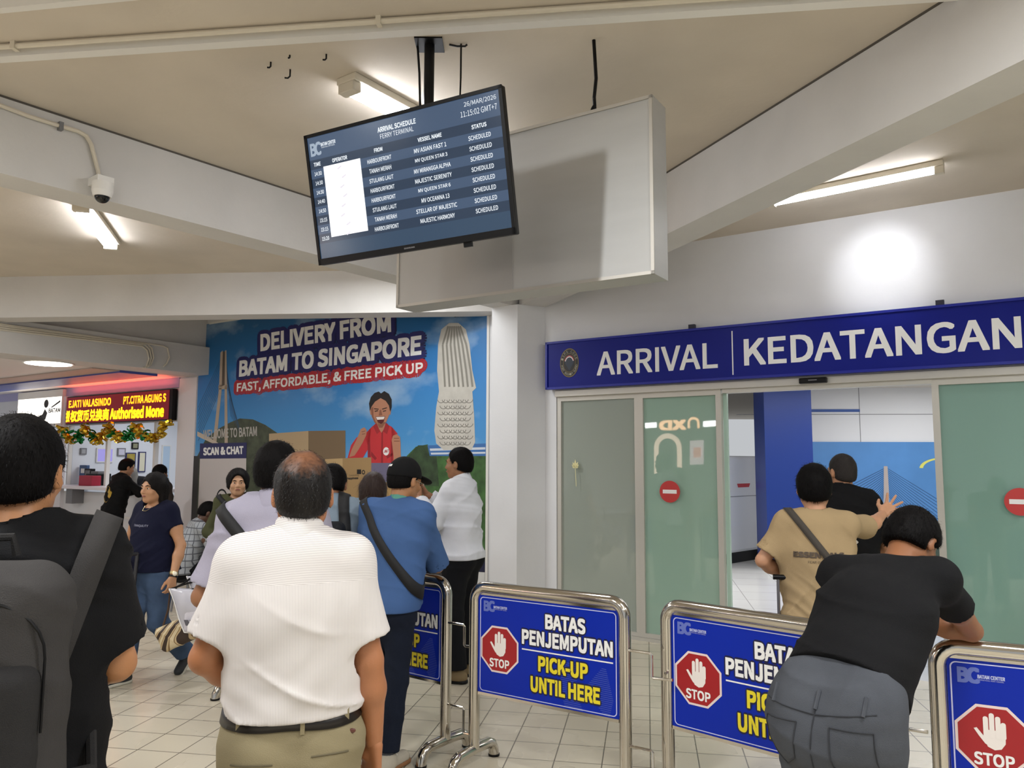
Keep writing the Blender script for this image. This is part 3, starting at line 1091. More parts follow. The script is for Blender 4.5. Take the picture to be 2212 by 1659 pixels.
# dome camera with its conduit on the sloping beam
BF = Plane((LB[0], LB[1], 0), bear(38), UPV)
cdp = BF.uv(205, 452)
cdome = BF.P(cdp[0], BEAM + .02, .09)
o = MB()
o.tube([cdome + UPV * .055, cdome + UPV * .0], .062, 20)
o.tube([cdome, cdome - UPV * .035], [.062, .052], 20)
o.pbox(BF, cdp[0] - .05, cdp[0] + .05, BEAM + .06, BEAM + .11, 0, .13)
dc = o.build('dome_camera', M_white, smooth=True)
tag(dc, 'white dome security camera under the sloping ceiling beam', 'camera')
MB().ball(cdome - UPV * .03, .045, 18, 8, z0=-1, z1=.1).build('lens_dome', mat('smoked_dome', '060608', .08), dc, smooth=True)
pts = [BF.uv(x, y, .018) for x, y in ((-60, 204), (60, 250), (130, 272), (168, 283), (186, 293), (197, 312), (212, 370), (219, 410), (220, 438))]
cp = MB().tube([BF.P(s, h, .018) for s, h in pts], .013, 8)
cp.build('conduit', M_white2, dc, smooth=True)
s_, h_ = BF.uv(128, 273)
MB().pbox(BF, s_ - .012, s_ + .012, h_ - .03, h_ + .02, 0, .035).build('clamp', M_grey, dc)

# conduits on the box beam by the poster
SB = Plane(q0.tolist() + [0], nb.tolist() + [0], UPV, WALL.ex)
for k in range(4):
    e = (352, 318, 313, 308)[k]
    yo = k * 4.5
    a = SB.uv(-80, 689 + yo, .012)
    b_ = SB.uv(e, (747, 742, 745, 748)[k], .012)
    bend = [SB.uv(e + 10, (752, 752, 755, 757)[k], .012), SB.uv(e + 14, 772 + k, .012), SB.uv(e + 8, 786 + k * 2, .012), SB.uv(e + 1, 792 + k, .012)]
    cpt = MB().tube([SB.P(s, h, .012) for s, h in [a, b_] + bend], .011, 7)
    lab = ('single pale conduit on the box beam, bent down nearest the poster', 'pale conduit on the box beam, right one of the bent bundle of three',
           'pale conduit on the box beam, middle of the bent bundle of three', 'pale conduit on the box beam, left one of the bent bundle of three')[k]
    tag(cpt.build('conduit_pipe', M_white2, smooth=True), lab, 'pipe', 'conduits along the box beam')

# round downlight in the booth canopy
dl = on_z(105, 784, 2.95)
o = MB().tube([dl + UPV * .0, dl - UPV * .012], .30, 28).build('downlight', M_white)
tag(o, 'round glowing downlight in the white canopy before the exchange booths', 'lamp')
MB().tube([dl - UPV * .013, dl - UPV * .018], .27, 28).build('diffuser', mat('downlight_glow', 'ffffff', .4, emit='fff6ea', estr=9), o)

# ================================================================ exchange booth
M_led = mat('led_panel', '2a0a0e', .5, emit='8a1420', estr=.5)
led = MB().pbox(WALL, -10.86, -7.70, 2.295, 2.775, .02, .10).build('led_sign', M_black)
tag(led, 'red LED sign with yellow Chinese and English lettering over the exchange booth', 'sign')
MB().pbox(WALL, -10.85, -7.78, 2.31, 2.76, .10, .104).build('led_face', M_led, led)
L1 = MB()
text_rect(L1, WALL, 'EJATI VALASINDO', -10.78, 2.58, -9.42, 2.71, .106, bold=.015)
text_rect(L1, WALL, 'PT.CITRA AGUNG S', -9.05, 2.58, -7.86, 2.71, .106, bold=.015)
L1.build('upper_lettering', mat('led_orange', '301000', .5, emit='ff8a10', estr=3.2), led)
L1 = MB()
text_rect(L1, WALL, '权货币兑换商', -10.70, 2.335, -9.46, 2.535, .106, bold=.015)
text_rect(L1, WALL, 'Authorised Mone', -9.43, 2.345, -7.90, 2.54, .106, bold=.02)
L1.build('lower_lettering', mat('led_yellow', '302800', .5, emit='ff9d08', estr=3.6), led)
L1 = MB()
text_rect(L1, WALL, '授', -10.85, 2.335, -10.72, 2.535, .106, bold=.015)
L1.build('cut_character', mat('led_yellow', '302800', .5, emit='ff9d08', estr=3.6), led)
def nrm0(v):
    return v / np.linalg.norm(v)


glow = bpy.data.lights.new('led_sign_glow', 'AREA')
glow.shape = 'RECTANGLE'
glow.size, glow.size_y, glow.energy, glow.color = 3.0, .05, 10, (1, .10, .06)
go = bpy.data.objects.new('led_sign_glow', glow)
COL.objects.link(go)
gp = WALL.P(-9.3, 2.785, .09)
gz = nrm0(-UPV * .75 - WALL.n * .66)
gy = np.cross(gz, WALL.ex)
go.matrix_world = Matrix(((WALL.ex[0], gy[0], gz[0], gp[0]), (WALL.ex[1], gy[1], gz[1], gp[1]), (WALL.ex[2], gy[2], gz[2], gp[2]), (0, 0, 0, 1)))
go.parent = None

M_bwall = mat('booth_interior', 'e3e6ec', .5)
bi = MB()
bi.pbox(WALL, -14.2, -7.2, 0, 2.95, -2.6, -2.5)
bi.pbox(WALL, -7.3, -7.2, 0, 2.95, -2.5, -.12)
bi.pbox(WALL, -11.04, -11.0, 0, 2.95, -2.5, -.12)
bi.pbox(WALL, -14.2, -7.2, 2.7, 2.8, -2.5, -.12)
struct(bi.build('wall_booth', M_bwall))
area_light('booth_lamp', WALL.P(-9.3, 2.66, -1.2), (0, 0, 0), 1.6, 1.2, 26, (.95, .97, 1))
area_light('booth_lamp', WALL.P(-12.0, 2.66, -1.2), (0, 0, 0), 1.0, 1.0, 10, (.95, .97, 1))
bf = MB()
for s in (-11.0, -9.75, -8.35, -7.68):
    bf.pbox(WALL, s - .03, s + .03, 1.2, 2.28, -.10, -.04)
struct(bf.build('window_3', M_white))
ct = MB().pbox(WALL, -10.98, -7.70, 1.20, 1.25, -.45, .28).build('counter', mat('counter_top', 'e8e4ea', .35), bevel=.006)
tag(ct, 'long pale service counter under the red LED sign', 'counter')
MB().pbox(WALL, -10.9, -7.75, .75, .78, .002, .02).build('front_moulding', M_white, ct)
MB().pbox(WALL, -10.5, -10.3, .95, 1.2, .002, .2).build('bracket', M_grey, ct)
IB = Plane(WALL.P(-11.0, 0, 0), -WALL.n, UPV)


def at_back(x, y):
    return IB.uv(x, y)


def hung(name, label, cat, px, mtl, fr_m=None, group=None, th=.03):
    (a, c), (b2, d) = at_back(px[0], px[3]), at_back(px[2], px[1])
    o = MB().pbox(IB, a, b2, c, d, .0005, th).build(name, fr_m or M_black)
    tag(o, label, cat, group)
    MB().flat(IB, [(a + .02, c + .02), (b2 - .02, c + .02), (b2 - .02, d - .02), (a + .02, d - .02)], th + .002).build('face', mtl, o)
    return o


hung('wall_monitor', 'flat monitor with lilac screen on the booth rear wall', 'monitor', (206, 968, 244, 999), mat('lilac_screen', '202030', .3, emit='9a93d8', estr=.9), M_white)
hung('notice_sheet', 'grey framed notice left of the lilac monitor in the booth', 'notice', (172, 968, 186, 982), mat('notice_grey', 'a9a9ad', .5), M_grey, 'notices in the booth')
hung('notice_sheet', 'yellow and navy poster behind the counter clerk', 'notice', (268, 978, 292, 1022), mat('notice_yellow', 'a8943c', .5, vary=.4, vscale=5), M_navy, 'notices in the booth')
hung('notice_sheet', 'cream notice with purple heading on the booth rear wall', 'notice', (296, 976, 314, 1020), mat('notice_cream', 'ddd8bf', .5), M_navy, 'notices in the booth')
hung('notice_sheet', 'dark framed certificate high on the booth rear wall', 'notice', (283, 956, 298, 970), mat('notice_olive', '8a8a6e', .5), M_black, 'notices in the booth')
hung('notice_sheet', 'small pale notice with dark frame right of the monitor', 'notice', (252, 968, 270, 985), mat('notice_pale', 'c9c7d8', .5), M_grey, 'notices in the booth')
hung('inner_booth_door', 'pale blue door at the right end of the booth', 'door', (343, 962, 368, 1090), mat('pale_blue_door', 'b9cfe4', .5), M_white)
CT = 1.25
M_box_blue = mat('folder_blue', '3c5a86', .5)


def on_counter(x, dist_off):
    s = WALL.uv(x, 1040, dist_off)[0]
    return s


def counter_thing(name, label, cat, x, off, wd, hg, dp, m, tiltm=None):
    s = on_counter(x, off)
    o = MB().pbox(WALL, s - wd / 2, s + wd / 2, CT + .001, CT + hg, off - dp / 2, off + dp / 2).build(name, m, bevel=.01)
    tag(o, label, cat)
    return o


o = counter_thing('file_folder', 'blue folder standing at the left end of the counter', 'folder', 181, -.26, .24, .34, .06, M_box_blue)
MB().pbox(WALL, on_counter(181, -.26) - .06, on_counter(181, -.26) + .06, CT + .2, CT + .28, -.229, -.227).build('spine_label', M_lett, o)
o = counter_thing('card_terminal', 'dark upright terminal beside the blue folder', 'terminal', 193, -.25, .22, .28, .08, M_black)
MB().pbox(WALL, on_counter(193, -.25) - .08, on_counter(193, -.25) + .08, CT + .13, CT + .25, -.209, -.207).build('screen', M_grey, o)
o = counter_thing('red_pouch', 'red pouch lying on the counter left of the man in black', 'pouch', 194, .02, .42, .17, .16, mat('pouch_red', 'a8233c', .55))
MB().pbox(WALL, on_counter(194, .02) - .16, on_counter(194, .02) + .16, CT + .172, CT + .176, .0, .02).build('zip', M_black, o)
o = counter_thing('cash_counter', 'black cash counting machine on the booth counter', 'machine', 212, -.15, .36, .2, .25, M_black)
MB().pbox(WALL, on_counter(212, -.15) - .12, on_counter(212, -.15) + .12, CT + .201, CT + .24, -.22, -.08).build('feeder', M_grey, o)

# tinsel garland: swags of gold and green foil bows
rnd = random.Random(4)
gl = empty('garland', tuple(WALL.P(-9.2, 2.25, .17)))
tag(gl, 'green and gold foil garland in swags under the LED sign', 'garland')
Mg = mat('foil_green', '1c7a3c', .25, .75)
My = mat('foil_gold', 'c9a72e', .25, .8)
gloc = np.array(gl.location)
cur = []
for k in range(49):
    u = k / 48
    s = -10.78 + u * 3.05
    h = 2.235 - .17 * abs(math.sin(u * math.pi * 4))
    cur.append(WALL.P(s, h - .02, .18) - gloc)
MB().tube(cur, .008, 6).build('string', My, gl)
for k in range(0, 49, 2):
    c = cur[k]
    mb = MB()
    for j in range(9):
        d = np.array([rnd.uniform(-1, 1), rnd.uniform(-1, 1), rnd.uniform(-1.2, .6)])
        d /= np.linalg.norm(d)
        e1 = np.cross(d, (0, 0, 1.))
        e1 /= np.linalg.norm(e1)
        e2 = np.cross(d, e1)
        R = .075 * rnd.uniform(.7, 1.2)
        lp = [c + d * R * (1 - math.cos(t)) * .8 + e1 * R * .7 * math.sin(t) for t in np.linspace(0, 2 * math.pi, 9)]
        for a, b_ in zip(lp[:-1], lp[1:]):
            mb.add([a - e2 * .017, b_ - e2 * .017, b_ + e2 * .017, a + e2 * .017], [(0, 1, 2, 3)])
    mb.build('foil_bow', (Mg, My)[(k // 2 // 2) % 2 if k % 6 else 1], gl)

# bright shop light box left of the booth
lb = MB().pbox(WALL, -12.73, -11.06, 2.285, 2.93, .0, .08).build('light_box_sign', M_white)
tag(lb, 'glowing white light box with dark lettering left of the LED sign', 'sign')
MB().pbox(WALL, -12.70, -11.09, 2.33, 2.80, .08, .083).build('light_panel', mat('lightbox_glow', 'ffffff', .4, emit='fff6e6', estr=2.2), lb)
t = MB()
text_rect(t, WALL, 'BATAM', -11.52, 2.52, -11.10, 2.60, .085, bold=.015)
t.flat(WALL, [(-11.95, 2.37), (-11.62, 2.40), (-11.56, 2.52), (-11.66, 2.60), (-11.74, 2.50), (-11.98, 2.44)], .085)
t.flat(WALL, circ((-11.62, 2.69), .085, 20, .9), .085)
t.flat(WALL, [(-11.45, 2.62), (-11.12, 2.74), (-11.12, 2.70), (-11.40, 2.61)], .085)
t.build('sign_print', mat('print_charcoal', '3b3836', .5), lb)
MB().pbox(WALL, -11.2, -10.98, 0, 2.8, .0, .06).build('trim_9', mat('booth_pillar', 'e3dfe2', .5))
bpy.data.objects['trim_9']['kind'] = 'structure'
shf = MB().pbox(WALL, -12.7, -11.1, .62, .68, -.4, .1).build('counter', M_grey, bevel=.005)
tag(shf, 'narrow grey counter under the white light box', 'counter')
tag(MB().pbox(WALL, -11.75, -11.2, .681, .86, -.2, .05).build('storage_crate', mat('crate_blue', '39457c', .5), bevel=.02), 'blue crate on the grey counter under the light box', 'crate')

# ================================================================ inner hall seen through the open door
pc = np.array([4.42, 12.72])
pil = [pc + .52 * bear(5 + 45 + 90 * k)[:2] for k in range(4)][::-1]
struct(MB().prism(pil, .16, 3.0).build('pillar', mat('pillar_blue', '10307c', .4)))
pil2 = [pc + .54 * bear(5 + 45 + 90 * k)[:2] for k in range(4)][::-1]
struct(MB().prism(pil2, 0, .16).build('baseboard_pillar', mat('pillar_base', 'a9adad', .4)))


def inner(x, y):
    return INNER.uv(x, y)


(a, c), (b_, d) = inner(1708, 890), inner(1857, 884)
struct(MB().pbox(INNER, a, b_, c, d, .001, .012).build('trim_10', mat('stripe_blue', '24509c', .4)))
gv = MB()
for x in (1857,):
    s, _ = inner(x, 900)
    gv.pbox(INNER, s - .006, s + .006, 0, 3, .0005, .002)
_, h1 = inner(1900, 895)
gv.pbox(INNER, 2, 9, h1 - .006, h1 + .006, .0005, .002)
struct(gv.build('trim_11', mat('groove_grey', '8a8a8c', .6)))
(a, c), (b_, d) = inner(1755, 1290), inner(2050, 955)
ip = MB().pbox(INNER, a, b_, c, d, .002, .02).build('bridge_poster', mat('poster_blue', '5a92d0', .35, vary=.14, vscale=1.2))
tag(ip, 'blue poster of a cable stayed bridge on the inner hall wall', 'poster')
w0, _ = inner(1735, 1000)
MB().pbox(INNER, w0, a, c, d + .03, .002, .014).build('white_margin', M_white, ip)
bm = MB()


def ipp(pts):
    return [inner(x, y) for x, y in pts]


bm.flat(INNER, ipp([(1908, 1007), (1916, 1007), (1919, 1060), (1921, 1130), (1906, 1130), (1908, 1060)]), .024)
bm.build('printed_tower', mat('print_tower', 'b9aca6', .5), ip)
bm = MB()
for i in range(15):
    bm.line(INNER, ipp([(1909, 1012 + i * 4), (1790 + i * 7, 1072 + i * 4.5)]), .009, .0232)
    bm.line(INNER, ipp([(1916, 1012 + i * 4), (2046 - i * 4, 1092 + i * 5)]), .007, .0232)
bm.build('printed_cables', mat('print_cable_d', '2d4d78', .5), ip)
bm = MB().ring(INNER, inner(2040, 1012), .36, .42, .024, 60, 178, 14, .45)
bm.build('printed_swoosh', mat('print_yellow', 'e2e070', .5), ip)
bm = MB().flat(INNER, ipp([(1755, 1175), (2050, 1150), (2050, 1290), (1755, 1290)]), .0225)
bm.build('printed_shore', mat('print_shore', '4c5c52', .5, vary=.4), ip)
# white baggage scanner
sc0 = on_z(1560, 1222, 0)
sc1 = on_z(1632, 1210, 0)
dv = (sc1 - sc0) / np.linalg.norm(sc1 - sc0)
SP = Plane(sc0, dv, UPV)
L = float(np.linalg.norm(sc1 - sc0))
sx_h = SP.uv(1600, 985)[1]
so = MB().pbox(SP, -1.0, L + .3, .17, sx_h, -1.0, 0).build('baggage_scanner', mat('scanner_white', 'd8dade', .35), bevel=.05)
tag(so, 'white baggage scanner cabinet with a red badge in the inner hall', 'scanner')
MB().pbox(SP, -.95, L + .25, 0.002, .17, -.95, -.04).build('plinth', M_black, so)
(a, c), (b_, d) = SP.uv(1592, 1053), SP.uv(1620, 1044)
MB().flat(SP, [(a + .03, c), (b_ - .04, c), (b_, d), (a, d)], .004).build('badge', mat('badge_red', 'b8202c', .4), so)
MB().pbox(SP, -.9, L + .2, 1.17 * sx_h / 1.9, 1.18 * sx_h / 1.9, .0, .004).build('seam', M_grey, so)
# lintel and roof edge inside
(a, c), (b_, d) = SP.uv(1540, 924), SP.uv(1640, 900)
struct(MB().pbox(Plane(sc0 + SP.n * -1.6, dv, UPV), -1.5, L + .6, 2.25, 2.62, -.05, 0).build('trim_12', mat('dark_blue_panel', '1c2f6b', .4)))
struct(MB().pbox(Plane(sc0 + SP.n * -1.7, dv, UPV), -2.5, L + 1.2, 0, 3.0, -.1, 0).build('wall_scanner', mat('inner_wall', 'e4e4e6', .5)))
area_light('inner_hall_light', (3.2, 10.0, 2.95), (0, 0, .5), 3.5, 1.2, 75, (.97, .98, 1))
area_light('inner_hall_light', (6.2, 11.4, 2.95), (0, 0, .5), 3.0, 1.2, 60, (.97, .98, 1))
area_light('inner_hall_light', (.2, 11.0, 2.95), (0, 0, .5), 2.5, 1.2, 60, (.97, .98, 1))
area_light('inner_hall_light', (6.0, 7.6, 2.95), (0, 0, .5), 1.5, .8, 40, (.97, .98, 1))

# ================================================================ steel barriers
M_bpanel = mat('barrier_blue', '0629a6', .34, spec=.22)
M_stop = mat('stop_red', 'a3171f', .35)
M_yel = mat('print_yellow_text', 'e9d62b', .4)
M_logo = mat('logo_pale_blue', '6474bf', .4)
M_ghost = mat('stripe_ghost', '3c50ae', .4)
RB_, TOPZ, PW = .032, 1.02, .93


def make_barrier():
    """local frame: left post at the origin, x along the barrier, -y towards the photographer"""
    root = empty('crowd_barrier')
    B = Plane((0, 0, 0), (1, 0, 0), UPV)           # n = -y
    R = .075
    zt = TOPZ - RB_
    pts = [(0, 0, .10), (0, 0, zt - R)]
    pts += [(R - R * math.cos(t), 0, zt - R + R * math.sin(t)) for t in np.linspace(.2, math.pi / 2, 6)]
    pts += [(PW - R + R * math.sin(t), 0, zt - R + R * math.cos(t)) for t in np.linspace(0, math.pi / 2 - .2, 6)]
    pts += [(PW, 0, zt - R), (PW, 0, .10)]
    MB().tube(pts, RB_, 18).build('hoop', M_steel, root, smooth=True)
    for x in (0, PW):
        fp = [(x, -.20, 0.004), (x, -.195, .04), (x, -.175, .075), (x, -.14, .09), (x, 0, .095), (x, .14, .09), (x, .175, .075), (x, .195, .04), (x, .20, 0.004)]
        ft = MB().tube(fp, .030, 16).build('foot', M_steel, root, smooth=True)
        MB().tube([(x, -.20, .001), (x, -.20, .012)], .033, 14).tube([(x, .20, .001), (x, .20, .012)], .033, 14).build('rubber_tip', M_black, ft)
    x0, x1, z0, z1 = .032, PW - .032, .415, TOPZ - .075
    pn = MB().pbox(B, x0, x1, z0, z1, -.008, .008).build('sign_panel', M_bpanel, root)
    MB().pbox(B, x0, x1, z0 - .016, z0, -.012, .012).build('rail', M_steel, root)
    MB().pbox(B, x0, x1, z1, z1 + .012, -.010, .010).build('rail', M_steel, root)
    W_, Hh = x1 - x0, z1 - z0

    def q(u, v):
        return x0 + u * W_, z1 - v * Hh
    g_ = MB()
    outer, inner_ = rrect(*q(.012, .985), *q(.988, .02), .022), rrect(*q(.018, .977), *q(.982, .028), .018)
    for i in range(len(outer)):
        j = (i + 1) % len(outer)
        g_.flat(B, [outer[i], outer[j], inner_[j], inner_[i]], .0088)
    g_.build('white_line', mat('line_pale', 'c9cdf0', .4), pn)
    gh = MB()
    for i in range(24):
        v = .56 + i * .0185
        for a, b2 in ((.60 + .004 * abs(12 - i), .70 + .006 * abs(12 - i)), (.78 + .010 * abs(11 - i), .965 - .003 * abs(15 - i))):
            gh.line(B, [q(a, v), q(b2, v + .004)], .0035, .0086)
    gh.build('ghost_stripes', M_ghost, pn)
    # octagon
    oc = np.array(q(.165, .54))
    R8 = .135
    oct_ = lambda r: [(oc[0] + r * math.cos(math.radians(22.5 + 45 * k)), oc[1] + r * math.sin(math.radians(22.5 + 45 * k))) for k in range(8)]
    o8 = MB().flat(B, oct_(R8), .0088).build('stop_octagon', mat('octagon_edge', 'ecd9d4', .4), root)
    MB().flat(B, oct_(R8 - .011), .0094).build('octagon_field', M_stop, o8)
    t_ = MB()
    text_rect(t_, B, 'STOP', oc[0] - .066, oc[1] - .097, oc[0] + .066, oc[1] - .05, .010, bold=.012)
    t_.build('stop_lettering', M_lett, o8)
    hd = MB()
    hx, hy = oc[0] + .004, oc[1] + .005
    hd.flat(B, [(hx - .034, hy + .03), (hx - .034, hy - .005), (hx - .022, hy - .032), (hx + .0, hy - .042), (hx + .022, hy - .036), (hx + .036, hy - .015), (hx + .038, hy + .03)], .010)
    for k, (fx, top_) in enumerate(((-.026, .078), (-.006, .092), (.014, .082), (.031, .062))):
        hd.flat(B, rrect(hx + fx - .0085, hy + .0, hx + fx + .0085, hy + top_, .008), .0103 + .0001 * k)
    hd.flat(B, [(hx - .030, hy - .022), (hx - .018, hy - .028), (hx - .034, hy + .006), (hx - .056, hy + .034), (hx - .066, hy + .030), (hx - .050, hy + .005)], .0108)
    hd.build('palm_symbol', mat('palm_white', 'f0e8e2', .4), o8)
    for nm, body, u0, u1, v0, v1, mm in (('lettering', 'BATAS', .505, .785, .115, .265, M_lett), ('lettering', 'PENJEMPUTAN', .335, .965, .295, .445, M_lett),
                                         ('lettering', 'PICK-UP', .455, .80, .535, .69, M_yel), ('lettering', 'UNTIL HERE', .40, .88, .745, .90, M_yel)):
        sh = MB()
        text_rect(sh, B, body, *q(u0, v1), *q(u1, v0), .0092, bold=.018, grow=.05)
        so_ = MB()
        text_rect(so_, B, body, *q(u0, v1), *q(u1, v0), .0100, bold=.018)
        lo = so_.build(nm, mm, root)
        sh.build('letter_shadow', mat('letter_shadow', '10123c', .5), lo)
    MB().flat(B, [q(.335, .50), q(.965, .50), q(.965, .487), q(.335, .487)], .0092).build('rule', M_lett, pn)
    lg_ = MB()
    text_rect(lg_, B, 'B', *q(.04, .165), *q(.085, .055), .0090, bold=.02)
    text_rect(lg_, B, 'C', *q(.078, .165), *q(.128, .05), .0088, bold=.02)
    lg_.build('terminal_logo', M_logo, pn)
    lg_ = MB()
    text_rect(lg_, B, 'BATAM CENTER', *q(.118, .125), *q(.222, .098), .0090, bold=.02)
    text_rect(lg_, B, 'INTERNATIONAL FERRY TERMINAL', *q(.118, .139), *q(.218, .130), .0090)
    lg_.build('logo_lettering', mat('logo_white', 'b9c0e6', .4), pn)
    # Z shaped hooks that couple it to the next barrier on the right
    for z, dz in ((.76, -.11), (.30, -.13)):
        MB().tube([(PW + .028, -.012, z), (PW + .14, -.012, z), (PW + .148, -.012, z - .008), (PW + .148, -.012, z + dz), (PW + .156, -.012, z + dz - .006), (PW + .255, -.012, z + dz)], .0075, 8).build('coupling_hook', M_steel, root, smooth=True)
    return root


proto = make_barrier()
spots = [((-.205, 4.53), (.837, -.547), 'steel barrier with fully readable blue pick-up sign, in front of the column'),
         ((-1.12, 5.235), (-1.12, 5.235, -.39, 4.684), 'steel barrier with blue pick-up sign behind the man in the blue shirt'),
         ((.777, 3.98), (.728, -.685), 'steel barrier with blue stop sign half hidden by the leaning man'),
         ((1.67, 3.14), (.89, -.456), 'steel barrier the leaning man rests his arm on'),
         ((-1.98, 5.88), (.80, -.60), 'steel barrier whose foot shows left of the striped shirt')]
for i, (p, d, lab) in enumerate(spots):
    o = proto if i == 0 else copy_tree(proto)
    if len(d) == 4:
        d = (d[2] - d[0], d[3] - d[1])
    o.location = (p[0], p[1], 0)
    o.rotation_euler = (0, 0, math.atan2(d[1], d[0]))
    tag(o, lab, 'barrier', 'steel crowd barriers with blue signs')

# shop behind the photographer, seen as a reflection in the green glass pane
SHOP = Plane(WALL.P(0, 0, 9.0), -WALL.ex, UPV)


def mirrored(x, y):
    d = ray(x, y)
    tt = ((WALL.P(0, 0, -9.0) - ORG) @ WALL.n) / (d @ WALL.n)
    q = ORG + d * tt - WALL.P(0, 0, -9.0)
    return -float(q @ WALL.ex), float(q[2])


def mp_(pts):
    return [mirrored(x, y) for x, y in pts]


sh = MB().flat(SHOP, mp_([(1517, 922), (1545, 920), (1545, 908), (1517, 910)]), .0).flat(SHOP, mp_([(1374, 926), (1416, 923), (1416, 912), (1374, 915)]), .0)
so_ = sh.build('shop_sign', mat('shop_white', 'ffffff', .5, emit='ffffff', estr=22))
tag(so_, 'glowing shop front mirrored in the green glass pane left of the doorway', 'sign')
lt = MB()
put_text(lt, SHOP, 'XD', mirrored(1480, 928), mirrored(1421, 930), mirrored(1480, 906), .0, bold=.02)
c_ = mirrored(1496, 914)
rr = abs(mirrored(1482, 914)[0] - mirrored(1508, 914)[0]) / 2
lt.ring(SHOP, c_, rr * .62, rr, .0, 0, 180)
for sg in (-1, 1):
    lt.flat(SHOP, [(c_[0] + sg * rr * .62, c_[1]), (c_[0] + sg * rr, c_[1]), (c_[0] + sg * rr, c_[1] - rr * .8), (c_[0] + sg * rr * .62, c_[1] - rr * .8)], .0)
lt.build('shop_lettering', mat('shop_peach', 'ffffff', .5, emit='ffc08a', estr=10), so_)
lt = MB()
c_ = mirrored(1440, 968)
rr = abs(mirrored(1410, 968)[0] - mirrored(1470, 968)[0]) / 2
lt.ring(SHOP, c_, rr * .66, rr, .0, 0, 180)
for sg in (-1, 1):
    lt.flat(SHOP, [(c_[0] + sg * rr * .66, c_[1]), (c_[0] + sg * rr, c_[1]), (c_[0] + sg * rr, c_[1] - rr * 1.9), (c_[0] + sg * rr * .66, c_[1] - rr * 1.9)], .0)
lt.build('arch_light', mat('shop_arch', 'ffffff', .5, emit='f0c9b0', estr=6), so_)
MB().flat(SHOP, mp_([(1488, 1004), (1518, 1003), (1518, 950), (1488, 952)]), .0).build('shop_poster', mat('shop_poster', 'ffffff', .5, emit='d9b7c4', estr=4), so_)
MB().flat(SHOP, mp_([(1496, 988), (1512, 988), (1512, 966), (1496, 967)]), .004).build('poster_print', mat('shop_poster_r', 'ffffff', .5, emit='e0605a', estr=4), so_)
# ================================================================ figures: smooth-blended fields turned into meshes
def V3(*a):
    return np.array(a, np.float64)


def nrm(v):
    v = np.array(v, float)
    return v / (np.linalg.norm(v) + 1e-9)


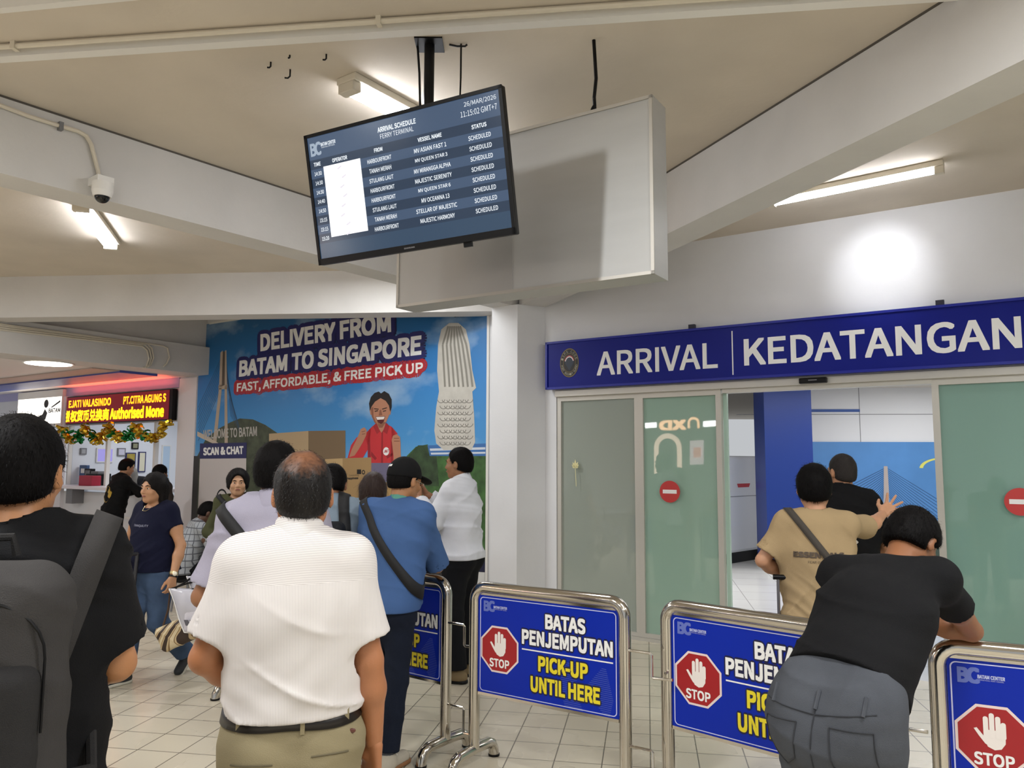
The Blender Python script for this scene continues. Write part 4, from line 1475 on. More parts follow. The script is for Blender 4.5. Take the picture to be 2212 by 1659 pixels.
class Field:
    def __init__(self):
        self.ops = []

    def cone(self, a, b, r1, r2, k=.02, flat=None, mode='u'):
        self.ops.append(('cone', V3(*a), V3(*b), r1, r2, k, flat, mode))
        return self

    def ell(self, c, r, k=.02, ax=None, mode='u'):
        self.ops.append(('ell', V3(*c), V3(*r), None if ax is None else np.array(ax, float), 0, k, None, mode))
        return self

    def box(self, c, hs, rad, k=.02, ax=None, mode='u'):
        self.ops.append(('box', V3(*c), V3(*hs), None if ax is None else np.array(ax, float), rad, k, None, mode))
        return self

    def capped(self, a, b, r1, r2, k=.02, flat=None, mode='u'):
        self.ops.append(('capped', V3(*a), V3(*b), r1, r2, k, flat, mode))
        return self

    def plane(self, p, n, k=.004):      # keep the side opposite to n
        self.ops.append(('plane', V3(*p), nrm(n), None, 0, k, None, 'i'))
        return self

    def disp(self, fn):
        self.ops.append(('disp', fn, None, None, 0, 0, None, 'd'))
        return self

    @staticmethod
    def _d(op, P):
        kind, a, b, c, d, k, flat, mode = op
        if kind in ('cone', 'capped'):
            q = P - a
            ba = b - a
            m = 1.
            if flat is not None:
                ax, kk = flat
                q = q + (q @ ax)[..., None] * ax * (1 / kk - 1)
                ba = ba + ax * (ba @ ax) * (1 / kk - 1)
                m = kk
            L2 = ba @ ba + 1e-12
            t = (q @ ba) / L2
            tc = np.clip(t, 0, 1)
            dd = np.sqrt(((q - tc[..., None] * ba) ** 2).sum(-1)) - (c + (d - c) * tc)
            if kind == 'capped':
                dd = np.maximum(dd, (t - 1) * math.sqrt(L2))
            return dd * m
        if kind == 'ell':
            q = P - a
            if c is not None:
                q = q @ c.T
            k0 = np.sqrt(((q / b) ** 2).sum(-1))
            k1 = np.sqrt(((q / (b * b)) ** 2).sum(-1)) + 1e-9
            return k0 * (k0 - 1) / k1
        if kind == 'box':
            q = P - a
            if c is not None:
                q = q @ c.T
            q = np.abs(q) - (b - d)
            return np.sqrt((np.maximum(q, 0) ** 2).sum(-1)) + np.minimum(q.max(-1), 0) - d
        if kind == 'plane':
            return (P - a) @ b

    @staticmethod
    def _ext(op):
        kind, a, b, c, d, k, flat, mode = op
        if kind in ('cone', 'capped'):
            r = max(c, d) + .01
            return np.minimum(a, b) - r, np.maximum(a, b) + r
        if kind == 'ell':
            r = b if c is None else np.full(3, b.max())
            return a - r, a + r
        if kind == 'box':
            r = b if c is None else np.full(3, np.linalg.norm(b))
            return a - r, a + r

    @staticmethod
    def _mix(F, D, k, mode):
        if mode == 'u':
            h = np.clip(.5 + .5 * (F - D) / k, 0, 1)
            return F * (1 - h) + D * h - k * h * (1 - h)
        if mode == 's':
            D = -D
        h = np.clip(.5 - .5 * (F - D) / k, 0, 1)
        return F * (1 - h) + D * h + k * h * (1 - h)

    def at(self, P):
        P = np.asarray(P, float)
        F = np.full(P.shape[:-1], .3)
        for op in self.ops:
            if op[0] == 'disp':
                F = F + op[1](P)
            else:
                F = self._mix(F, self._d(op, P), op[5], op[7])
        return F

    def mesh(self, h):
        ex = [self._ext(o) for o in self.ops if o[7] == 'u']
        lo = np.min([e[0] for e in ex], 0) - 3 * h - .012
        hi = np.max([e[1] for e in ex], 0) + 3 * h + .012
        n = np.ceil((hi - lo) / h).astype(int) + 1
        F = np.full(n, .3, np.float64)
        ax = [lo[i] + h * np.arange(n[i]) for i in range(3)]
        for op in self.ops:
            if op[0] == 'plane' or op[0] == 'disp':
                sl = (slice(None),) * 3
            else:
                e0, e1 = self._ext(op)
                g = .02 + 1.2 * op[5]
                i0 = np.clip(np.floor((e0 - g - lo) / h).astype(int), 0, n - 1)
                i1 = np.clip(np.ceil((e1 + g - lo) / h).astype(int) + 1, 1, n)
                sl = tuple(slice(i0[j], i1[j]) for j in range(3))
            if op[0] == 'disp':
                m = np.abs(F) < .05
                I = np.nonzero(m)
                P = np.stack([ax[j][I[j]] for j in range(3)], -1)
                F[m] += op[1](P)
                continue
            P = np.stack(np.meshgrid(ax[0][sl[0]], ax[1][sl[1]], ax[2][sl[2]], indexing='ij'), -1)
            F[sl] = self._mix(F[sl], self._d(op, P), op[5], op[7])
        return surface_nets(F, lo, h)

    def march(self, P, D, tmax=.6, step=.006):
        """first hit along D from P (arrays); returns hit points"""
        P = np.array(P, float)
        D = np.array(D, float)
        if D.ndim == 1:
            D = np.broadcast_to(D, P.shape)
        t = np.zeros(len(P))
        done = np.zeros(len(P), bool)
        for _ in range(int(tmax / step)):
            d = self.at(P + D * t[:, None])
            done |= d < .0008
            t = np.where(done, t, t + np.clip(d * .6, .001, step * 3))
            if done.all():
                break
        return P + D * t[:, None]


def surface_nets(F, lo, h):
    nx, ny, nz = F.shape
    S = F < 0
    cnt = np.zeros((nx - 1, ny - 1, nz - 1), np.int8)
    cs = [(i, j, k) for i in (0, 1) for j in (0, 1) for k in (0, 1)]
    for i, j, k in cs:
        cnt += S[i:nx - 1 + i, j:ny - 1 + j, k:nz - 1 + k]
    act = (cnt > 0) & (cnt < 8)
    idx = np.full(act.shape, -1, np.int64)
    I = np.nonzero(act)
    idx[I] = np.arange(len(I[0]))
    C = {c: F[I[0] + c[0], I[1] + c[1], I[2] + c[2]] for c in cs}
    acc = np.zeros((len(I[0]), 3))
    num = np.zeros(len(I[0]))
    for a in cs:
        for d in range(3):
            if a[d] == 0:
                b = list(a)
                b[d] = 1
                fa, fb = C[a], C[tuple(b)]
                cr = (fa < 0) != (fb < 0)
                t = np.where(cr, fa / np.where(cr, fa - fb, 1), 0)
                p = np.broadcast_to(np.array(a, float), acc.shape).copy()
                p[:, d] += t
                acc += p * cr[:, None]
                num += cr
    V = lo + h * (np.stack(I, -1) + acc / num[:, None])
    Q = []
    for d in range(3):
        e, f = [(1, 2), (2, 0), (0, 1)][d]
        sl0, sl1 = [slice(1, -1)] * 3, [slice(1, -1)] * 3
        sl0[d], sl1[d] = slice(0, -1), slice(1, None)
        A, B = S[tuple(sl0)], S[tuple(sl1)]
        off = np.array([1, 1, 1])
        off[d] = 0
        for flip, M in ((False, A & ~B), (True, ~A & B)):
            J = np.stack(np.nonzero(M), -1) + off
            if not len(J):
                continue
            def cell(de, df):
                q = J.copy()
                q[:, e] += de
                q[:, f] += df
                return idx[q[:, 0], q[:, 1], q[:, 2]]
            q = [cell(-1, -1), cell(0, -1), cell(0, 0), cell(-1, 0)]
            if flip:
                q = q[::-1]
            Q.append(np.stack(q, -1))
    Q = np.concatenate(Q)
    Q = Q[(Q >= 0).all(1)]
    return V, Q


def join(parts):
    Vs, Qs, n = [], [], 0
    for V, Q in parts:
        Vs.append(V)
        Qs.append(Q + n)
        n += len(V)
    return np.concatenate(Vs), np.concatenate(Qs)


def folds(seed, amp, freq=9., dirv=(.35, .3, 1.), keep=None):
    r = random.Random(seed)
    ph = [r.uniform(0, 6.28) for _ in range(6)]

    def fn(P):
        x, y, z = P[..., 0], P[..., 1], P[..., 2]
        w = .25 * np.sin(3.1 * x * 2 + ph[0] + 2 * y) + .3 * np.sin(5.3 * z + ph[1] + 3 * x) + .2 * np.sin(7 * y + ph[2])
        a = dirv[0] * x + dirv[1] * y + dirv[2] * z
        b = -dirv[0] * 1.5 * x + dirv[1] * y + dirv[2] * .6 * z
        m1 = .5 + .5 * np.sin(4 * x + 3 * z + ph[3] + w)
        m2 = .5 + .5 * np.sin(5 * z - 4 * x + ph[4])
        s = np.sin(freq * 4.5 * a + 4 * w + ph[5])
        u = np.sin(freq * 3.2 * b + 5 * w + ph[2])
        A = amp
        if keep:
            for e in keep:
                A = A * np.clip((np.sqrt(((P - e) ** 2).sum(-1)) - .11) / .08, .12, 1)
        r1 = (1 - np.abs(np.sin(freq * 2.1 * a + 3.5 * w + ph[1]))) ** 4
        r2 = (1 - np.abs(np.sin(freq * 1.7 * b + 4.5 * w + ph[4]))) ** 4
        return A * (m1 * s * np.abs(s) + .8 * m2 * u * np.abs(u) + .3 * np.sin(freq * 1.2 * a + ph[0]) - 1.5 * r1 * m2 - 1.3 * r2 * m1)
    return fn


SKIN = {}


def skin_mat(c):
    if c not in SKIN:
        m = mat('skin_' + c, c, .5, bump=.06, bscale=180, vary=.10, vscale=12)
        b = m.node_tree.nodes['Principled BSDF']
        b.inputs['Subsurface Weight'].default_value = .08
        b.inputs['Subsurface Radius'].default_value = (.02, .008, .004)
        SKIN[c] = m
    return SKIN[c]


def cloth(name, c, rough=.85, bump=.25, bscale=350, vary=.08, vscale=5, sheen=.0, **k):
    return mat(name, c, rough, bump=bump, bscale=bscale, vary=vary, vscale=vscale, sheen=sheen, spec=.2, **k)


M_hair = mat('black_hair', '0a0808', .65, bump=.3, bscale=140, stretch=(1, 1, .25), spec=.10)
M_hair_b = mat('brown_hair', '2b1a13', .5, bump=.5, bscale=140, stretch=(1, 1, .2), spec=.35)
M_eye = mat('eye_dark', '140c0a', .2)
M_eyew = mat('eye_white', 'd9d2cc', .3)
M_lip = mat('lip', '8c4f47', .5)
M_belt = mat('belt_leather', '17110e', .4)

BASE = dict(pel=(0, 0, .93), wai=(0, .01, 1.08), che=(0, 0, 1.27), nek=(0, -.015, 1.455), hd=(0, .025, 1.602),
            shR=(.146, -.005, 1.405), elR=(.225, -.03, 1.11), wrR=(.235, .04, .86),
            hipR=(.088, 0, .90), knR=(.10, .015, .49), anR=(.105, -.02, .085))


def hand_mesh(w, f, n, side, s=1., curl=(.35, .4, .45, .5), spread=.10, thumb=.5, h=.0034):
    """w wrist, f along the hand, n out of the palm, side: +1 thumb along f x n"""
    f = nrm(f)
    n = nrm(np.array(n, float) - f * (np.array(n, float) @ f))
    t = np.cross(f, n) * side
    F = Field()
    rk = .0115 * s
    offs = (.030, .010, -.010, -.028)
    lens = (.92, 1.04, .97, .78)
    F.cone(w - f * .03 * s, w + f * .01, .021 * s, .022 * s, .012, flat=(n, .72))
    kn = []
    for i in range(4):
        b = w + f * (.088 - .004 * abs(i - 1)) * s + t * offs[i] * s
        F.cone(w + f * .012 * s + t * offs[i] * .55 * s, b, .0145 * s, rk, .014)
        kn.append(b)
    F.ell(w + f * .045 * s + t * .022 * s + n * .008, (.018 * s, .018 * s, .018 * s), .015)
    for i in range(4):
        p = kn[i]
        d = nrm(f + t * (offs[i] / .03) * spread)
        c = curl[i]
        r0 = .0092 * s * (1 if i < 3 else .88)
        for j, L in enumerate((.043, .026, .021)):
            c0 = c * (.7, 1.1, .8)[j]
            d = nrm(d * math.cos(c0) + n * math.sin(c0) - 0 * f)
            q = p + d * L * lens[i] * s
            F.cone(p, q, r0, r0 * .92, .003)
            r0 *= .92
            p = q
    p = w + f * .022 * s + t * .024 * s
    d = nrm(f * .75 + t * (.75 * thumb + .25) + n * .35)
    q = p + d * .045 * s
    F.cone(p, q, .0155 * s, .0118 * s, .012)
    d2 = nrm(d + f * .5 - t * .15 + n * .1)
    q2 = q + d2 * .030 * s
    F.cone(q, q2, .0112 * s, .0098 * s, .004)
    F.cone(q2, q2 + nrm(d2 + f * .3) * .022 * s, .0098 * s, .0082 * s, .003)
    return F.mesh(h)


class Person:
    def __init__(self, label, loc, bearing, height=1.72, pose=None, wpose=None, build=1., skin='a8795c', vox=.010, group=None,
                 yaw=0., nod=0., face=True, hands=None, belly=0., depth=.66, hip=1., headk=1.):
        s = height / 1.72
        self.s, self.vox = s, vox
        a = math.radians(bearing)
        self.R = np.array([[math.cos(a), math.sin(a)], [-math.sin(a), math.cos(a)]])   # local -> world plan
        self.loc = np.array([loc[0], loc[1], 0.])
        J = {}
        for k, v in BASE.items():
            J[k] = V3(*v) * s
            if k.endswith('R'):
                J[k[:-1] + 'L'] = V3(-v[0], v[1], v[2]) * s
        for k, v in (pose or {}).items():
            J[k] = V3(*v) * s
        for k, v in (wpose or {}).items():
            J[k] = self.local(v)
        self.J, self.build, self.belly, self.depth, self.hip = J, build, belly, depth, hip
        up = nrm(J['nek'] - J['pel'])
        rt = nrm(J['shR'] - J['shL'])
        fw = nrm(np.cross(up, rt))
        self.up, self.rt, self.fw = up, rt, fw
        # head frame
        hz = nrm(J['hd'] - J['nek'] - fw * .04)
        y0, n0 = math.radians(yaw), math.radians(nod)
        hup0 = nrm(UPV * .75 + hz * .25) if abs(up[2]) < .93 else UPV
        hf = nrm(np.cross(hup0, rt))
        hr = np.cross(hf, hup0)
        hf2 = hf * math.cos(y0) + hr * math.sin(y0)
        hr2 = np.cross(hf2, hup0)
        self.hf = nrm(hf2 * math.cos(n0) - hup0 * math.sin(n0))
        self.hr = hr2
        self.hu = np.cross(self.hr, self.hf)
        self.headk = headk * (.6 + .4 * s)
        self.skin = skin_mat(skin)
        self.hands = hands or {}
        self.face = face
        # body: one continuous surface
        F = Field()
        self.torso(F, -.012)
        self.head(F)
        for S in 'LR':
            sh, el, wr = J['sh' + S], J['el' + S], J['wr' + S]
            b = build
            F.cone(sh, el, .050 * s * b, .039 * s * b, .03)
            F.ell((sh + el) / 2 + nrm(np.cross(el - sh, rt)) * .006, (.047 * s * b,) * 3, .05)
            F.cone(el, el + (wr - el) * .35, .040 * s * b, .041 * s * b, .012)
            F.cone(el + (wr - el) * .35, wr, .041 * s * b, .0255 * s * (.7 + .3 * b), .02, )
            hp, kn, an = J['hip' + S], J['kn' + S], J['an' + S]
            F.cone(hp, kn, .080 * s * b, .050 * s * b, .04)
            F.cone(kn, an, .050 * s * b, .036 * s, .02)
            if S not in self.hands:
                self.hands[S] = {}
        parts = [F.mesh(vox)]
        self.bodyF = F
        for S, hd in self.hands.items():
            wr, el = J['wr' + S], J['el' + S]
            f = nrm(np.array(hd['f'], float)) if 'f' in hd else nrm(wr - el)
            n = np.array(hd.get('n', (-1, 0, 0) if S == 'R' else (1, 0, 0)), float)
            sd = hd.get('side')
            if sd is None:      # thumb forward or up by default
                sd = 1 if S == 'R' else -1
                tt = np.cross(f, nrm(n)) * sd
                if tt @ (self.fw + .4 * UPV) < 0:
                    sd = -sd
            parts.append(hand_mesh(wr, f, n, sd, s * (.85 + .15 * build), hd.get('curl', (.35, .4, .45, .5)), hd.get('spread', .1), hd.get('thumb', .5), hd.get('h', .0045)))
        Vb, Qb = join(parts)
        self.o = raw_np('person', Vb, Qb, self.skin)
        self.o.location = tuple(self.loc)
        self.o.rotation_euler = (0, 0, -a)
        tag(self.o, label, 'person', group)
        if face:
            self.face_parts()

    def local(self, w):
        d = np.array(w, float) - self.loc
        q = self.R.T @ d[:2]
        return V3(q[0], q[1], d[2])

    def hp(self, r, f, u):
        k = self.headk
        return self.J['hd'] + (self.hr * r + self.hf * f + self.hu * u) * k

    def torso(self, F, inf, pelvis=True, k=.05):
        J, s, b = self.J, self.s, self.build
        fl = (self.fw, self.depth)
        P, W_, C, N = J['pel'], J['wai'], J['che'], J['nek']
        if pelvis:
            F.cone(P - self.up * .03 * s, W_, .150 * s * b * self.hip + inf, .140 * s * b + inf, k, flat=(self.fw, self.depth + .06))
            for sg in (-1, 1):
                F.ell(P + self.rt * sg * .075 * s - self.fw * .055 * s - UPV * .04 * s, (.088 * s * b + inf, .085 * s * b + inf, .095 * s * b + inf), k)
        F.cone(W_, C, .138 * s * b + inf, .156 * s * b + inf, k, flat=fl)
        F.cone(C, C + (N - C) * .55, .156 * s * b + inf, .125 * s * b + inf, k, flat=fl)
        if self.belly:
            F.ell(W_ + self.fw * .05 * s + self.up * .02, (.14 * s * b + inf, .13 * self.belly * s + .02 + inf, .15 * s + inf), .06, ax=[self.rt, self.fw, self.up])
        for S in 'LR':
            sh = J['sh' + S]
            F.cone(C + (N - C) * .5, sh, .074 * s * b + inf, .046 * s * b + inf, k, flat=(self.fw, .85))
            F.cone(N - self.up * .050 * s, sh, .046 * s * b + inf, .036 * s * b + inf, k)
        return F

    def head(self, F):
        k = self.headk
        A = [self.hr, self.hf, self.hu]
        N = self.J['nek']
        F.cone(N - self.up * .03, self.hp(0, -.022, -.06), .058 * self.s * (.5 + .5 * self.build), .053 * k, .03)
        F.ell(self.hp(0, -.012, .022), (.076 * k, .097 * k, .097 * k), .02, A)
        F.ell(self.hp(0, .022, -.035), (.063 * k, .074 * k, .088 * k), .03, A)
        F.cone(self.hp(-.045, .0, -.062), self.hp(-.018, .062, -.096), .020 * k, .018 * k, .03)
        F.cone(self.hp(.045, .0, -.062), self.hp(.018, .062, -.096), .020 * k, .018 * k, .03)
        F.ell(self.hp(0, .068, -.097), (.022 * k, .018 * k, .018 * k), .02, A)
        F.cone(self.hp(-.034, .082, .016), self.hp(.034, .082, .016), .012 * k, .012 * k, .02)
        F.cone(self.hp(0, .092, .004), self.hp(0, .110, -.034), .0085 * k, .0125 * k, .012)
        for sg in (-1, 1):
            F.ell(self.hp(sg * .013, .098, -.038), (.009 * k, .010 * k, .008 * k), .008, A)
            F.ell(self.hp(sg * .032, .100, -.004), (.017 * k, .012 * k, .010 * k), .012, A, 's')
            F.ell(self.hp(sg * .044, .066, -.035), (.020 * k, .018 * k, .018 * k), .025, A)
            tl = nrm(self.hr * sg + self.hf * -.35)
            ea = [tl, nrm(np.cross(self.hu, tl)), self.hu]
            F.ell(self.hp(sg * .081, -.010, -.012), (.010 * k, .021 * k, .033 * k), .008, ea)
            F.ell(self.hp(sg * .090, .002, -.006), (.007 * k, .009 * k, .015 * k), .005, ea, 's')
        F.ell(self.hp(0, .094, -.060), (.024 * k, .010 * k, .008 * k), .010, A)
        F.ell(self.hp(0, .091, -.071), (.020 * k, .010 * k, .007 * k), .010, A)

    def face_parts(self):
        k = self.headk
        A = [self.hr, self.hf, self.hu]
        for sg in (-1, 1):
            e = MB().ball(self.hp(sg * .031, .0805, -.004), (.0115 * k, .0115 * k, .0058 * k), 12, 8, ax=A).build('eye', M_eyew, self.o, smooth=True)
            MB().ball(self.hp(sg * .031, .0895, -.004), (.0052 * k, .004 * k, .0056 * k), 10, 6, ax=A).build('iris', M_eye, e, smooth=True)
            MB().tube([self.hp(sg * .014, .097, .016), self.hp(sg * .032, .096, .021), self.hp(sg * .050, .083, .016)], [.003 * k, .0045 * k, .002 * k], 6).build('eyebrow', M_hair, self.o, smooth=True)
        MB().tube([self.hp(-.021, .0965, -.066), self.hp(-.008, .1025, -.0645), self.hp(.008, .1025, -.0645), self.hp(.021, .0965, -.066)], [.003 * k, .0065 * k, .0065 * k, .003 * k], 8).build('lips', M_lip, self.o, smooth=True)

    # ---------------------------------------------------------------- clothes
    def shirt(self, m, name='shirt', inf=.014, sleeve=.7, sl_r=.056, hem=None, drape=0., fold=.0035, seed=1, tuck=None, collar=0, dirv=(.35, .3, 1.), freq=9., neck_cut=.0, vox=None, sl_flare=.008, front_open=0.):
        J, s, b = self.J, self.s, self.build
        F = Field()
        self.torso(F, inf)
        if drape:
            F.cone(J['che'] - self.up * .05, J['pel'] - self.up * .06 * s, .152 * s * b + inf + drape * .4, .150 * s * b * self.hip + inf + drape, .05, flat=(self.fw, self.depth + .1))
        for S in 'LR':
            sh, el, wr = J['sh' + S], J['el' + S], J['wr' + S]
            if sleeve <= 1:
                e = sh + (el - sh) * sleeve
                F.capped(sh, e, .053 * s * b, (sl_r + sl_flare) * s * b, .05)
            else:
                e = el + (wr - el) * (sleeve - 1)
                F.cone(sh, el, min(sl_r, .054) * s * b, sl_r * 1.12 * s * b, .03)
                F.capped(el, e, sl_r * 1.12 * s * b, sl_r * .95 * s * b, .02)
        if fold:
            ends = []
            for S in 'LR':
                sh, el, wr = J['sh' + S], J['el' + S], J['wr' + S]
                ends.append(sh + (el - sh) * sleeve if sleeve <= 1 else el + (wr - el) * (sleeve - 1))
            F.disp(folds(seed, fold, freq, dirv, ends))
        # sleeve mouths are hollow
        for S in 'LR':
            sh, el, wr = J['sh' + S], J['el' + S], J['wr' + S]
            if sleeve <= 1:
                e = sh + (el - sh) * sleeve
                d = nrm(el - sh)
                r = (sl_r + sl_flare) * s * b - .014
            else:
                e = el + (wr - el) * (sleeve - 1)
                d = nrm(wr - el)
                r = sl_r * .95 * s * b - .012
            F.cone(e - d * .03, e + d * .04, r, r + .004, .003, mode='s')
        hz = hem if hem is not None else .86 * s
        if tuck is not None:
            hz = tuck
        F.plane(J['pel'] * 0 + V3(0, 0, hz) if self.up[2] > .95 else J['pel'] + self.up * (hz - J['pel'][2]), -self.up if self.up[2] <= .95 else (0, 0, -1))
        # neck opening
        N = J['nek']
        nd = nrm(J['hd'] - N)
        F.cone(N + nd * .012 * s + self.fw * .015, N + nd * .12 * s + self.fw * (.02 + neck_cut), .066 * s + neck_cut, .075 * s + neck_cut, .006, mode='s')
        self.shirtF = F
        V, Q = F.mesh(vox or self.vox)
        self.shirt_o = raw_np(name, V, Q, m, self.o)
        if collar:
            G = Field()
            c0 = N + nd * .012 * s
            c1 = N + nd * .060 * s + self.fw * .006
            G.capped(c0 - nd * .02, c1, .077 * s, .069 * s, .01)
            G.cone(c0 - nd * .05, c1 + nd * .05, .060 * s, .055 * s, .004, mode='s')
            G.plane(N + self.fw * .075, self.fw)
            V, Q = G.mesh(.004)
            raw_np('collar', V, Q, m, self.o)
        return self.shirt_o

    def trousers(self, m, name='trousers', waist=None, inf=.012, leg=(.092, .068, .062), fold=.003, seed=3, length=1., vox=None, seat=0.):
        J, s, b = self.J, self.s, self.build
        F = Field()
        self.torso(F, inf - .002)
        for S in 'LR':
            hp, kn, an = J['hip' + S], J['kn' + S], J['an' + S]
            F.cone(hp, kn, leg[0] * s * b + .004, leg[1] * s * b, .05)
            e = kn + (an - kn) * length
            F.capped(kn, e, leg[1] * s * b, leg[2] * s * b, .02)
        if seat:
            for sg in (-1, 1):
                F.ell(J['pel'] + self.rt * sg * .08 * s * b - self.fw * .075 * s - UPV * .07 * s, (.10 * s * b, .10 * s * b, .115 * s * b), .06)
        if fold:
            F.disp(folds(seed, fold, 8, (.25, .2, 1), [J['kn' + S] + (J['an' + S] - J['kn' + S]) * length for S in 'LR']))
        wz = waist if waist is not None else 1.0 * s
        if self.up[2] > .95:
            F.plane((0, 0, wz), (0, 0, 1))
        else:
            F.plane(J['pel'] + self.up * (wz - J['pel'][2]), self.up)
        for S in 'LR':
            kn, an = J['kn' + S], J['an' + S]
            e = kn + (an - kn) * length
            d = nrm(an - kn)
            r = leg[2] * s * b - .017
            F.cone(e - d * .03, e + d * .04, r, r + .004, .003, mode='s')
        self.trouF = F
        V, Q = F.mesh(vox or self.vox)
        self.trou_o = raw_np(name, V, Q, m, self.o)
        return self.trou_o

    def shoes(self, m, msole=None, toe=(None, None), lift=(0, 0), names='shoe', stripes=None):
        s = self.s
        for i, S in enumerate('LR'):
            an = self.J['an' + S]
            t = nrm(toe[i]) if toe[i] is not None else nrm((.18 * (1 if S == 'R' else -1), 1, 0))
            p = nrm(lift[i]) if isinstance(lift[i], tuple) else UPV
            F = Field()
            base = an - p * .085 * s
            h = base - t * .045 * s + p * .045 * s
            F.cone(h, base + t * .15 * s + p * .034 * s, .042 * s, .040 * s, .03)
            F.cone(an - p * .01, h + t * .02, .040 * s, .040 * s, .04)
            F.cone(an + p * .012 * s, an - p * .03 * s, .044 * s, .046 * s, .03)
            F.plane(base + p * .022 * s, -p)
            F.plane(an + p * .02 * s, p)
            V, Q = F.mesh(.007)
            so = raw_np(names, V, Q, m, self.o)
            G = Field()
            G.cone(base - t * .047 * s + p * .012 * s, base + t * .155 * s + p * .012 * s, .046 * s, .045 * s, .01)
            G.plane(base + p * .026 * s, p)
            G.plane(base + p * .001, -p)
            V, Q = G.mesh(.007)
            raw_np('sole', V, Q, msole or M_black, so)
            lc = MB()
            for j in range(4):
                c = base + t * (.045 + j * .022) * s + p * (.088 - j * .010) * s
                sd = nrm(np.cross(t, p))
                lc.tube([c - sd * .022 * s - p * .006, c + p * .004, c + sd * .022 * s - p * .006], .0035 * s, 6)
            lc.build('laces', M_lett if stripes else M_black, so)

    def cap_field(self, inf, line=None, back=-.02):
        k = self.headk
        A = [self.hr, self.hf, self.hu]
        F = Field()
        F.ell(self.hp(0, -.014, .022), ((.076 + inf) * k, (.097 + inf) * k, (.097 + inf) * k), .01, A)
        return F

    def hair(self, m=None, inf=.012, style='short', strands=0, slen=.02, seed=0, thin=None, vox=None, lift=0.):
        m = m or M_hair
        k = self.headk
        A = [self.hr, self.hf, self.hu]
        F = self.cap_field(inf)
        # nape
        F.ell(self.hp(0, -.045, -.03), ((.064 + inf * .6) * k, (.058 + inf * .7) * k, (.062) * k), .03, A)
        if lift:
            F.ell(self.hp(0, .02, .07 + lift), (.062 * k, .075 * k, .05 * k), .03, A)
        if style == 'bob':
            for sg in (-1, 1):
                F.cone(self.hp(sg * .072, -.02, .03), self.hp(sg * .076, -.020, -.040), .030 * k, .020 * k, .03)
            F.cone(self.hp(0, -.075, .0), self.hp(0, -.065, -.055), .06 * k, .05 * k, .03)
            F.ell(self.hp(0, -.02, .045), (.090 * k, .102 * k, .082 * k), .03, A)
        if style == 'long':
            for sg in (-1, 1):
                F.cone(self.hp(sg * .07, -.02, .02), self.hp(sg * .075, -.03, -.19), .030 * k, .026 * k, .03)
            F.cone(self.hp(0, -.065, .0), self.hp(0, -.085, -.27), .075 * k, .06 * k, .04, flat=(self.hf, .6))
        F.disp(folds(seed + 5, .0013, 26, (1, .6, .3)))
        # keep the face free
        cut = (.55, .83) if style != 'bob' else (.62, .78)
        n0 = nrm(self.hf * cut[0] - self.hu * cut[1])
        if style in ('short', 'crop'):
            F.plane(self.hp(0, .052, .042), nrm(self.hf * .83 - self.hu * .56), .008)   # forehead line sweeping to the ear
            F.plane(self.hp(0, -.05, -.060), nrm(-self.hu * .9 + self.hf * .25), .01)
        else:
            G = (.070, .088) if style == 'bob' else (.066, .085)
            if style == 'bob':
                F.ell(self.hp(0, .098, -.026), (.066 * k, .066 * k, .100 * k), .012, A, 's')
            else:
                F.ell(self.hp(.008, .096, -.034), (.058 * k, .062 * k, .096 * k), .012, A, 's')
        for sg in (-1, 1):
            if style in ('short', 'crop'):
                F.ell(self.hp(sg * .088, -.004, -.018), (.022 * k, .026 * k, .034 * k), .01, A, 's')
        self.hairF = F
        V, Q = F.mesh(vox or min(self.vox, .008))
        if strands:
            r = np.random.RandomState(seed)
            c = V[Q].mean(1)
            e1, e2 = V[Q[:, 2]] - V[Q[:, 0]], V[Q[:, 3]] - V[Q[:, 1]]
            nn = np.cross(e1, e2)
            nn /= np.linalg.norm(nn, axis=1)[:, None] + 1e-9
            i = r.randint(0, len(c), strands)
            if thin is not None:
                d = np.linalg.norm(c[i] - thin[0], axis=1)
                i = i[r.rand(len(i)) < np.clip((d / thin[1]) ** 2, .12, 1)]
            P, N_ = c[i] + r.normal(0, .003, (len(i), 3)), nn[i]
            wh = self.hp(.01, -.055, .105)
            fl_ = P - wh
            fl_ -= N_ * (fl_ * N_).sum(1)[:, None]
            fl_ /= np.linalg.norm(fl_, axis=1)[:, None] + 1e-9
            fl_ = fl_ + r.normal(0, .35, fl_.shape)
            L = slen * (.6 + .8 * r.rand(len(i)))[:, None]
            mid = P + (fl_ * .5 + N_ * .10) * L
            tip = P + (fl_ * 1.0 + N_ * .06 - UPV * .10) * L
            sd = np.cross(fl_, N_)
            sd /= np.linalg.norm(sd, axis=1)[:, None] + 1e-9
            wv = .0008
            n0 = len(V)
            SV = np.concatenate([P - sd * wv, P + sd * wv, mid + sd * wv * .8, mid - sd * wv * .8, tip + sd * .0002, tip - sd * .0002])
            nS = len(i)
            a = np.arange(nS)
            SQ = np.concatenate([np.stack([a, a + nS, a + 2 * nS, a + 3 * nS], -1), np.stack([a + 3 * nS, a + 2 * nS, a + 4 * nS, a + 5 * nS], -1)]) + n0
            V, Q = np.concatenate([V, SV]), np.concatenate([Q, SQ])
        return raw_np('hair', V, Q, m, self.o)

